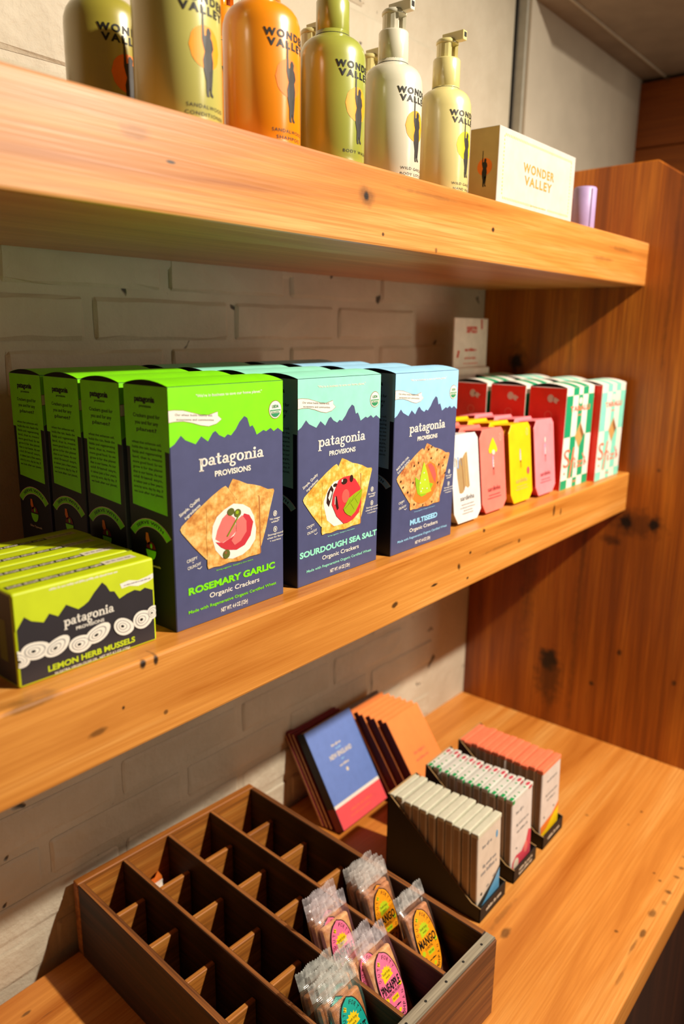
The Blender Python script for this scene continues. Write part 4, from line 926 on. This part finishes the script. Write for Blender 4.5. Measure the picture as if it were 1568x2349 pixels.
# ------------------------------------------------------------------ chocolate bars in black trays
tray_k = plain('tray_black_card', '#1a1614', .6, .35); tray_in = plain('tray_kraft_inside', '#b08a58', .7, .2)
TW, TB, TF = .0605, .0885, -.0445
CHW, CHH, CHT = .0545, .1055, .0098
def tray(x0, label, seed, lines):
    root = thing('display_tray', label, 'display tray', (x0+TW/2, (TB+TF)/2, ZC), (0, 0, 0), 'black chocolate trays')
    y0, y1 = -(TB-TF)/2, (TB-TF)/2; c = .0011; w = TW/2
    MB().box(-w, w, y0, y1, 0.0003, .0015).build('tray_base', [tray_k], root)
    mb = MB(); mb.box(-w, w, y1-c, y1, .0003, .110, mis=[0, 1, 1, 0, 0, 0]); mb.build('tray_back', [tray_k, tray_in], root)
    mb = MB(); mb.box(-w, w, y0, y0+c*1.6, .0003, .0188, mis=[0, 0, 0, 0, 1, 0]); lip = mb.build('tray_front_lip', [tray_k, tray_in], root, bevel=.0004)
    for s in (-1, 1):
        xa, xb = (-w, -w+c) if s < 0 else (w-c, w)
        pr = [(y0, .0003), (y1, .0003), (y1, .110), (y1-.004, .108), (y0+.012, .021), (y0, .0188)]
        MB().prism(pr, xa, xb, 'x').build('tray_side', [tray_k], root)
        e = MB(); pts = [(y1-.004, .1082), (y0+.012, .0212), (y0, .0190)]
        for a, b in zip(pts, pts[1:]): e.face([(xa, a[0], a[1]), (xb, a[0], a[1]), (xb, b[0], b[1]), (xa, b[0], b[1])])
        e.build('raw_edge', [tray_in], root, fix=False)
    p = Print(front_map(-w, y0, 0), .001)
    for k in range(lines): p.greek(14, 50, (10 if lines == 1 else 12.5-6*k), 4.4 if lines == 1 else 3.6, INK['cream'], seed+k)
    p.build('tray_lettering', root)
    return root
def choc(kind, label, group, loc, rot):
    root = thing('chocolate_bar', label, 'chocolate bar', loc, rot, group)
    w = CHW/2
    face = plain('choc_wrapper_'+kind, {'cream': '#d2c6b6', 'berry': '#d8d2cc', 'coral': '#d8d0c8'}[kind], .45)
    edge = plain('choc_wrapper_edge', '#a58f78', .5)
    tp = plain('choc_top_'+kind, {'cream': '#cfcdb6', 'berry': '#d6d4ca', 'coral': '#f0825c'}[kind], .45)
    mb = MB(); mb.box(-w, w, 0, CHT, 0, CHH-.002, mis=[1, 0, 0, 1, 0, 1]); mb.build('wrapper', [face, edge], root, bevel=.0018, segs=2)
    MB().box(-w-.0003, w+.0003, -.0004, CHT*.93, CHH-.0055, CHH+.0004).build('top_fold', [tp], root, bevel=.0012, segs=2)
    p = Print(top_map(-w, 0, CHH+.0004), .001)
    if kind == 'berry':
        p.rect(0, 6.5, .6, 5.2, INK['leafgreen']).poly([(9, 1), (12, 2), (13.5, 5), (10, 4)], INK['leafgreen']).poly([(20, 1), (23, 2.4), (21, 5)], INK['leafgreen']).poly(ell(46, 2.8, 4.8, 2.2, 14), INK['berry']).poly(ell(36.5, 2.6, 1.6, 1.5, 10), INK['leafgreen'])
    elif kind == 'cream': p.rect(2, 52, 1.6, 2.0, INK['cream'])
    else: p.rect(0.5, 3, .6, 5.2, INK['coralink'])
    p.build('top_print', root)
    if kind == 'berry':
        q = Print(front_map(-w, -.0004, 0), .001); q.rect(0, 5, 100.2, 105.6, INK['leafgreen']).poly(ell(46, 103, 5, 2.3, 14), INK['berry']); q.build('fold_print', root)['kind'] = 'stuff'
    return root
def choc_front(root, kind):
    p = Print(front_map(-CHW/2, 0, 0), .001); ik = INK['grey']
    if kind == 'cream':
        p.poly([(8, 2), (52, 2), (53.5, 34), (40, 24), (24, 14), (10, 7)], INK['wetblue']).poly([(1, 2), (8, 2), (10, 7), (24, 14), (40, 24), (53.5, 34), (53.5, 38), (30, 24), (2, 14)], INK['char'])
        p.up().poly(ell(44, 84, 2.6, 5, 14), INK['wetblue']).greek(10, 32, 84, 4, ik, 1).greek(12, 46, 58, 4.2, ik, 2).greek(8, 46, 50, 5, ik, 3).poly(ell(10, 24, 2.2, 2, 10), INK['char']).greek(22, 28, 27, 3, ik, 4).greek(36, 46, 32, 3, ik, 5)
    elif kind == 'berry':
        p.poly([(2, 2), (52, 2), (53.5, 40), (46, 44), (40, 30), (28, 22), (14, 24), (4, 18)], INK['berry']).up().poly(ell(14, 12, 7, 8, 16), INK['cream']).poly(ell(40, 22, 5, 8, 16), INK['salmon']).greek(10, 30, 84, 4, ik, 1).greek(12, 46, 66, 3.4, ik, 2).greek(14, 44, 56, 3.4, ik, 3).poly(ell(14, 34, 1.6, 1.6, 10), INK['char'])
    else:
        p.poly([(1, 2), (53, 2), (53.5, 30), (40, 26), (18, 14), (1, 12)], INK['yellow']).poly([(1, 12), (18, 14), (40, 26), (53.5, 30), (53.5, 38), (34, 28), (1, 24)], INK['sauce']).up()
        p.greek(14, 44, 84, 3, ik, 1).greek(12, 46, 64, 3, ik, 2).greek(16, 40, 56, 3, ik, 3).poly(ell(10, 34, 1.6, 1.6, 10), INK['char']).poly(ell(38, 38, 1.6, 1.6, 10), INK['char'])
    p.build('front_print', root)
for kind, x0, lab, nn, ln in (('cream', .6635, 'cream-wrapped', 11, 1), ('berry', .7460, 'berry and green-leaf', 11, 2), ('coral', .8275, 'coral-topped', 12, 1)):
    tray(x0, {'cream': 'black display tray nearest the crate holding cream chocolate bars', 'berry': 'middle black display tray holding green and red topped chocolate bars', 'coral': 'black display tray farthest right holding coral topped chocolate bars'}[kind], len(kind), ln)
    R = random.Random(nn+len(kind)); first = None
    for k in range(nn):
        y = TF+.0060+k*((TB-TF-.018)/(nn-1)); zz = ZC+.0032+R.uniform(-.0008, .0022)
        if k == 0: lb = lab+' chocolate bar at the front of its tray'
        else: lb = lab+' chocolate bar, '+(ORD[k] if k < nn-1 else 'last')+' from the front of its tray'
        loc = (x0+TW/2+R.uniform(-.0009, .0009), y, zz); rot = (-math.radians(2.2)+R.uniform(-.008, .008), 0, R.uniform(-.012, .012))
        if first is None:
            first = choc(kind, lb, lab+' bars', loc, rot); choc_front(first, kind)
        else: dup(first, lb, loc, rot, skip=('front_print',))
